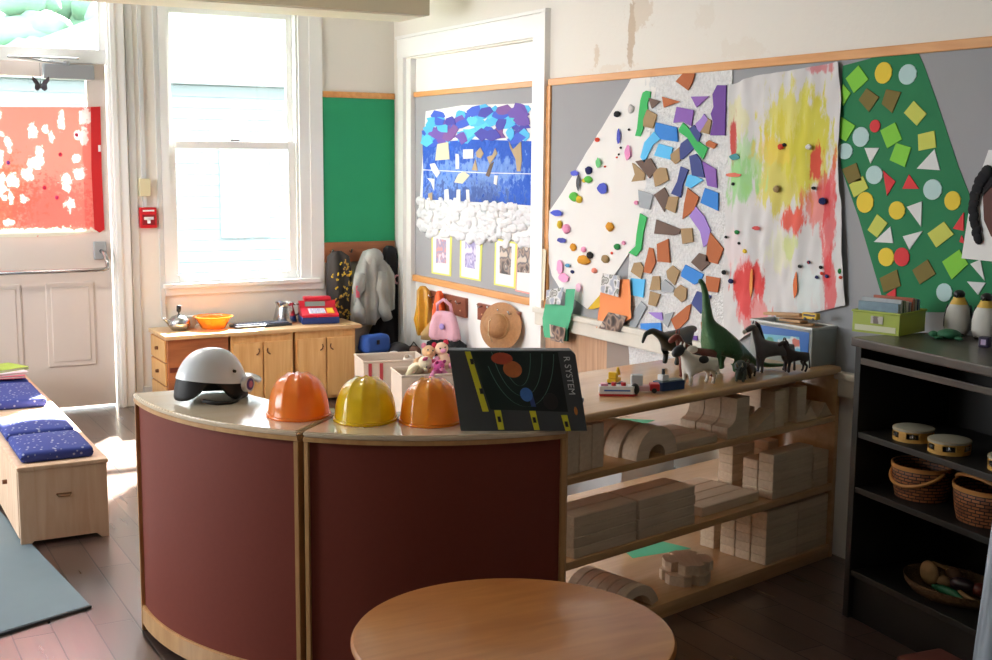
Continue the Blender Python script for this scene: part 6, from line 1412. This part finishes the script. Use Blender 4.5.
drape_w('gold_cloth', 'shiny gold cloth hanging from the left hook rack', 'dress-up cloth', (3.545, 7.33, 0.41), [(0.33, 0.015, 0.012, 0.6), (0.30, 0.04, 0.05, 1), (0.2, 0.055, 0.07, 1), (0.1, 0.07, 0.06, 1.1), (0.0, 0.05, 0.07, 1.0)], 0.03, mat('gold_satin', '#c8912a', 0.3, var=0.25, vscale=25), 5, 2)
drape_w('orange_cloth', 'orange cloth hanging behind the pink bag', 'dress-up cloth', (3.55, 7.10, 0.33), [(0.40, 0.012, 0.012, 0.6), (0.37, 0.03, 0.03, 1), (0.28, 0.045, 0.045, 1), (0.12, 0.06, 0.03, 1.1), (0.0, 0.055, 0.03, 1.0)], 0.024, mat('orange_cloth', '#e8602a', 0.7), 4, 5)
drape_w('tan_cap', 'tan cloth cap hanging behind the pink bag', 'cap', (3.525, 7.04, 0.41), [(0.17, 0.03, 0.03, 0.8), (0.12, 0.08, 0.08, 1), (0.04, 0.14, 0.13, 1), (0.0, 0.15, 0.14, 0.8)], 0.03, mat('tan_cloth', '#a98a5c', 0.85), 3, 1)
t = drape_w('pink_bag', 'pale pink toy handbag with a handle on the left hook rack', 'bag', (3.48, 6.88, 0.44), [(0.185, 0.06, 0.06, 0.8), (0.15, 0.085, 0.085, 1), (0.08, 0.11, 0.11, 1), (0.02, 0.12, 0.12, 1), (0.0, 0.10, 0.10, 0.8)], 0.028, mat('pink_plush', '#d8a8b8', 0.9, bump=0.4, bscale=110), 2, 4)
B().tube([(-0.055, 0, 0.175), (-0.05, -0.01, 0.23), (0, -0.015, 0.262), (0.05, -0.01, 0.23), (0.055, 0, 0.175)], 0.011, 10).out('handle', mat('pink_plush2', '#d8a0b4', 0.9), t, 180)
B().ell((0.0, -0.032, 0.09), (0.02, 0.006, 0.02), n=14).out('flower', mat('lilac', '#a58fd0', 0.8), t, 180)
t = drape_w('black_wig', 'fluffy black dress-up wig below the pink bag', 'wig', (3.50, 6.86, 0.33), [(0.115, 0.10, 0.08, 0.8), (0.09, 0.16, 0.13, 1.1), (0.045, 0.17, 0.14, 1.2), (0.0, 0.13, 0.11, 0.9)], 0.04, mat('black_fur', '#141416', 0.95, bump=1.0, bscale=60), 9, 7)
t = thing('straw_hat', 'brown straw hat hanging on the right hook rack', 'straw hat', (3.545, 6.28, 0.60), rot=(R(8), R(-78), 0))
m_straw = mat('straw', '#a5764a', 0.7, var=0.25, vscale=50, bump=0.6, bscale=150)
b = B().lathe([(0.0, 0.075), (0.03, 0.073), (0.06, 0.062), (0.072, 0.04), (0.078, 0.008), (0.10, 0.0), (0.145, -0.006), (0.147, -0.003), (0.10, 0.004), (0.076, 0.012)], n=56, sx=0.98, sy=1.35); b.out('hat', m_straw, t, 60)
B().lathe([(0.078, 0.006), (0.0795, 0.006), (0.0765, 0.026), (0.075, 0.026)], n=56, sx=0.985, sy=1.36).out('hat_band', mat('band_pale', '#c79c6c', 0.7), t, 60)
B().tube([(0.07, 0.0, 0.03), (0.02, 0.01, 0.082), (-0.06, 0.01, 0.066), (-0.10, 0.0, 0.03)], 0.003, 6).out('cord', mat('cord_pale', '#d8c09a', 0.7), t, 180)

# ------------------------------------------------------------------ benches with cushions, books and floor mat on the left
m_cush = None
def cushmat():
    m = bpy.data.materials.new('navy_print'); m.use_nodes = True; nt = m.node_tree; b = nt.nodes['Principled BSDF']; b.inputs['Roughness'].default_value = 0.85
    tc = nt.nodes.new('ShaderNodeTexCoord'); v = nt.nodes.new('ShaderNodeTexVoronoi'); v.inputs['Scale'].default_value = 42; nt.links.new(tc.outputs['Object'], v.inputs['Vector'])
    cr = nt.nodes.new('ShaderNodeValToRGB'); cr.color_ramp.elements[0].position = 0.16; cr.color_ramp.elements[0].color = lin('#9aa0b8'); cr.color_ramp.elements[1].position = 0.26; cr.color_ramp.elements[1].color = lin('#2d3b86')
    nt.links.new(v.outputs['Distance'], cr.inputs[0]); nt.links.new(cr.outputs[0], b.inputs['Base Color']); return m
m_cush = cushmat()
def bench(y0, y1, h, label):
    t = thing('storage_bench', label, 'bench', (0.845, (y0+y1)/2, 0), group='birch storage benches'); L_ = (y1-y0)/2; w = 0.175
    b = B()
    b.prism([(-w, 0.0), (-w+0.03, 0.0), (-w+0.05, 0.02), (w-0.05, 0.02), (w-0.03, 0.0), (w, 0.0), (w, h-0.018), (-w, h-0.018)], lambda u, v, ww: Vector((u, -L_+ww, v)), 0.02); b.out('end_panel', m_bench, t)
    b = B().prism([(-w, 0.0), (-w+0.03, 0.0), (-w+0.05, 0.02), (w-0.05, 0.02), (w-0.03, 0.0), (w, 0.0), (w, h-0.018), (-w, h-0.018)], lambda u, v, ww: Vector((u, L_-0.02+ww, v)), 0.02); b.out('end_panel', m_bench, t)
    B().box((w-0.018, -L_+0.0205, 0.02), (w-0.002, L_-0.0205, h-0.018)).out('back_panel', m_bench, t)
    B().box((-w+0.02, -L_+0.0205, 0.02), (w-0.019, L_-0.0205, 0.035)).out('bottom_board', m_bench, t)
    B().box((-w-0.006, -L_-0.004, h-0.0175), (w+0.006, L_+0.004, h), 0.004).out('seat_board', m_bench, t)
    B().tube([(0.0-0.03, -L_-0.001, h*0.62), (-0.022, -L_-0.003, h*0.585), (0.022, -L_-0.003, h*0.585), (0.03, -L_-0.001, h*0.62), (-0.03, -L_-0.001, h*0.62)], 0.003, 6).out('hand_slot', mat('slot_brown', '#8a6440', 0.7), t)
    n = 3
    for k in range(n):
        ya = -L_+0.026+k*(2*L_-0.052)/n; yb = ya+(2*L_-0.052)/n-0.008
        d = B().box((-w-0.004, ya, 0.03), (-w+0.014, yb, h-0.022), 0.004).out('door', m_bench, t)
        B().cyl((-w-0.004, yb-0.05, h*0.6), (-w-0.022, yb-0.05, h*0.6), 0.010, n=12).out('knob', m_knot, d)
    return t
bench(5.15, 6.27, 0.335, 'near birch storage bench with a hand slot in its end')
bench(6.29, 7.66, 0.335, 'far birch storage bench beside the outside door')
def cushion(y0, y1, label):
    t = thing('seat_cushion', label, 'cushion', (0.835, (y0+y1)/2, 0.3355), group='navy seat cushions on the benches'); L_ = (y1-y0)/2
    b = B().box((-0.145, -L_, 0), (0.145, L_, 0.045), 0.02, seg=4)
    bmesh.ops.subdivide_edges(b.bm, edges=[e for e in b.bm.edges if e.calc_length() > 0.1], cuts=6, use_grid_fill=True)
    for v in b.bm.verts:
        if v.co.z > 0.03: v.co.z += 0.014*(1-(v.co.x/0.145)**2)*(1-(v.co.y/L_)**2)
    b.out('cover', m_cush, t, 180)
    B().tube([(-0.14, -L_+0.005, 0.022), (0.14, -L_+0.005, 0.022), (0.14, L_-0.005, 0.022), (-0.14, L_-0.005, 0.022)], 0.0055, 6, closed=True).out('piping', mat('navy_piping', '#22306a', 0.8), t)
cushion(5.20, 5.57, 'navy printed seat cushion nearest the viewer'); cushion(5.62, 5.98, 'navy printed seat cushion, second from the near end')
cushion(6.36, 6.88, 'navy printed seat cushion on the far bench, sunlit'); cushion(6.92, 7.5, 'navy printed seat cushion on the far bench under the picture books')
for k, (y, z, rz, col, lab) in enumerate([(7.02, 0.0, -6, '#d85a6a', 'red picture book, lowest of the pile on the far bench'), (7.03, 0.0135, 8, '#e8d8e0', 'pale pink picture book in the middle of the pile on the far bench'), (7.08, 0.027, 25, '#a8c83c', 'green and yellow picture book on top of the pile')]):
    t = thing('picture_book', lab, 'book', (0.84, y, 0.3945+z), R(rz), 'picture books on the far bench')
    B().box((-0.13, -0.10, 0), (0.13, 0.10, 0.002)).box((-0.13, -0.10, 0.011), (0.13, 0.10, 0.013)).box((-0.13, -0.10, 0.002), (-0.128, 0.10, 0.011)).out('cover', mat('cover_%d' % k, col, 0.35, var=0.3, vscale=12), t)
    B().box((-0.1279, -0.096, 0.0021), (0.126, 0.096, 0.0109)).out('pages', mat('pages', '#dcd8cc', 0.8), t)
t = thing('floor_mat', 'blue-grey rubber floor mat in front of the storage benches', 'floor mat', (0.0, 5.0, 0))
B().prism([(0.782, -0.67), (0.467, -0.79), (-0.9, -0.95), (-0.9, 1.9), (0.655, 1.9), (0.655, 0.75)], lambda u, v, w: Vector((u, v, w)), 0.012).out('mat', mat('mat_bluegrey', '#6f7f88', 0.75, var=0.06, vscale=9), t)
B().prism([(0.782, -0.67), (0.467, -0.79), (-0.9, -0.95), (-0.9, -0.96), (0.465, -0.80), (0.787, -0.675)], lambda u, v, w: Vector((u, v, w)), 0.010).out('edge', mat('mat_edge', '#454d54', 0.7), t)

# red painted paper and butterfly on the door glass
RP = [(0.72, 1.86), (1.0, 1.868), (1.592, 1.881), (1.589, 1.6), (1.585, 1.25), (1.572, 1.12), (1.40, 1.10), (1.2, 1.092), (0.72, 1.10)]
t = thing('painting', 'red painted translucent paper taped over the door glass', 'painting', (1.15, BY+0.02, 1.09))
bl = [('#e07a62', -0.25, 0.25, 0.3, 0.25, 0.7), ('#e0706a', 0.15, 0.15, 0.25, 0.2, 0.6)]
rr = random.Random(11)
for k in range(30): bl.append(('#f4f0ee', rr.uniform(-0.2, 0.36), rr.uniform(0.08, 0.74), rr.uniform(.015, .04), rr.uniform(.02, .06), 0.85))
bl.append(('#e8f0e4', 0, 0.02, 0.7, 0.035, 0.9))
m_red = blobmat('red_wash_paper', '#e8938a', bl, ax=(0, 2), nscale=32, jag=0.9, trans=0.3)
B().prism(RP, lambda u, v, w: Vector((u-1.15, -w, v-1.09)), 0.002).out('paper', m_red, t)
B().prism([(1.535, 1.13), (1.565, 1.11), (1.596, 1.13), (1.592, 1.5), (1.597, 1.885), (1.54, 1.88), (1.53, 1.5)], lambda u, v, w: Vector((u-1.15, -0.0022-w, v-1.09)), 0.001).out('red_border', mat('border_red', '#d8262a', 0.7, trans=0.2), t)
for (x, z, c) in [(-0.27, 0.62, '#4a2a7a'), (-0.28, 0.36, '#8a3a8c'), (0.10, 0.30, '#b02a50'), (0.17, 0.24, '#c03a70'), (0.2, 0.5, '#a82a4a'), (-0.1, 0.45, '#7a4a9a'), (-0.19, 0.25, '#9a7a5a'), (0.3, 0.62, '#c84a6a')]:
    B().ell((x, -0.005, z), (0.012, 0.004, 0.013), n=10).out('paint_dot', mat('dot_'+c, c, 0.7), t, 180)
B().box((0.425, -0.006, 0.52), (0.44, -0.0021, 0.56)).out('tape', m_white, t)
t = thing('butterfly', 'small dark paper butterfly hanging at the top of the door glass', 'butterfly', (1.247, BY-0.02, 2.0))
m_bf = mat('butterfly_dark', '#4a434a', 0.8)
for s in (-1, 1):
    B().prism([(0, 0.0), (s*0.018, 0.028), (s*0.047, 0.052), (s*0.05, 0.028), (s*0.034, 0.004)], lambda u, v, w: Vector((u, -w-abs(u)*0.3, v)), 0.0015).out('upper_wing', m_bf, t)
    B().prism([(0, -0.001), (s*0.033, 0.003), (s*0.038, -0.022), (s*0.02, -0.036), (s*0.005, -0.024)], lambda u, v, w: Vector((u, -w-abs(u)*0.3, v)), 0.0015).out('lower_wing', m_bf, t)
B().ell((0, -0.003, 0.0), (0.004, 0.004, 0.028), n=10).out('body', m_bf, t, 180)
B().cyl((0, -0.003, 0.028), (0, -0.003, 0.13), 0.0012, n=6).out('thread', m_bf, t)

# pale post at the right edge, close to the camera
t = thing('chair', 'pale blue-grey chair back edge at the lower right of the photo', 'chair', (1.612, 1.2, 0), 0)
m_chair = mat('pale_bluegrey', '#9aa4b0', 0.45)
B().tube([(-0.055, 0.0, 0.0), (-0.06, 0.0, 0.45), (-0.072, 0.0, 0.80), (-0.045, 0.0, 1.05), (-0.015, 0.0, 1.10), (0.03, 0, 1.11), (0.15, 0, 1.12), (0.27, 0, 1.11), (0.33, 0.0, 1.05), (0.35, 0, 0.8), (0.345, 0, 0.45), (0.34, 0, 0)], 0.017, 12).out('back_frame', m_chair, t, 180)
B().box((-0.04, -0.008, 0.70), (0.33, 0.008, 0.95), 0.006).out('backrest', m_chair, t, 40)
B().box((-0.05, -0.40, 0.44), (0.34, 0.0, 0.46), 0.008).out('seat', m_chair, t, 40)
for x in (-0.04, 0.33): B().tube([(x, -0.38, 0.44), (x, -0.40, 0.0)], 0.016, 12).out('leg', m_chair, t, 180)
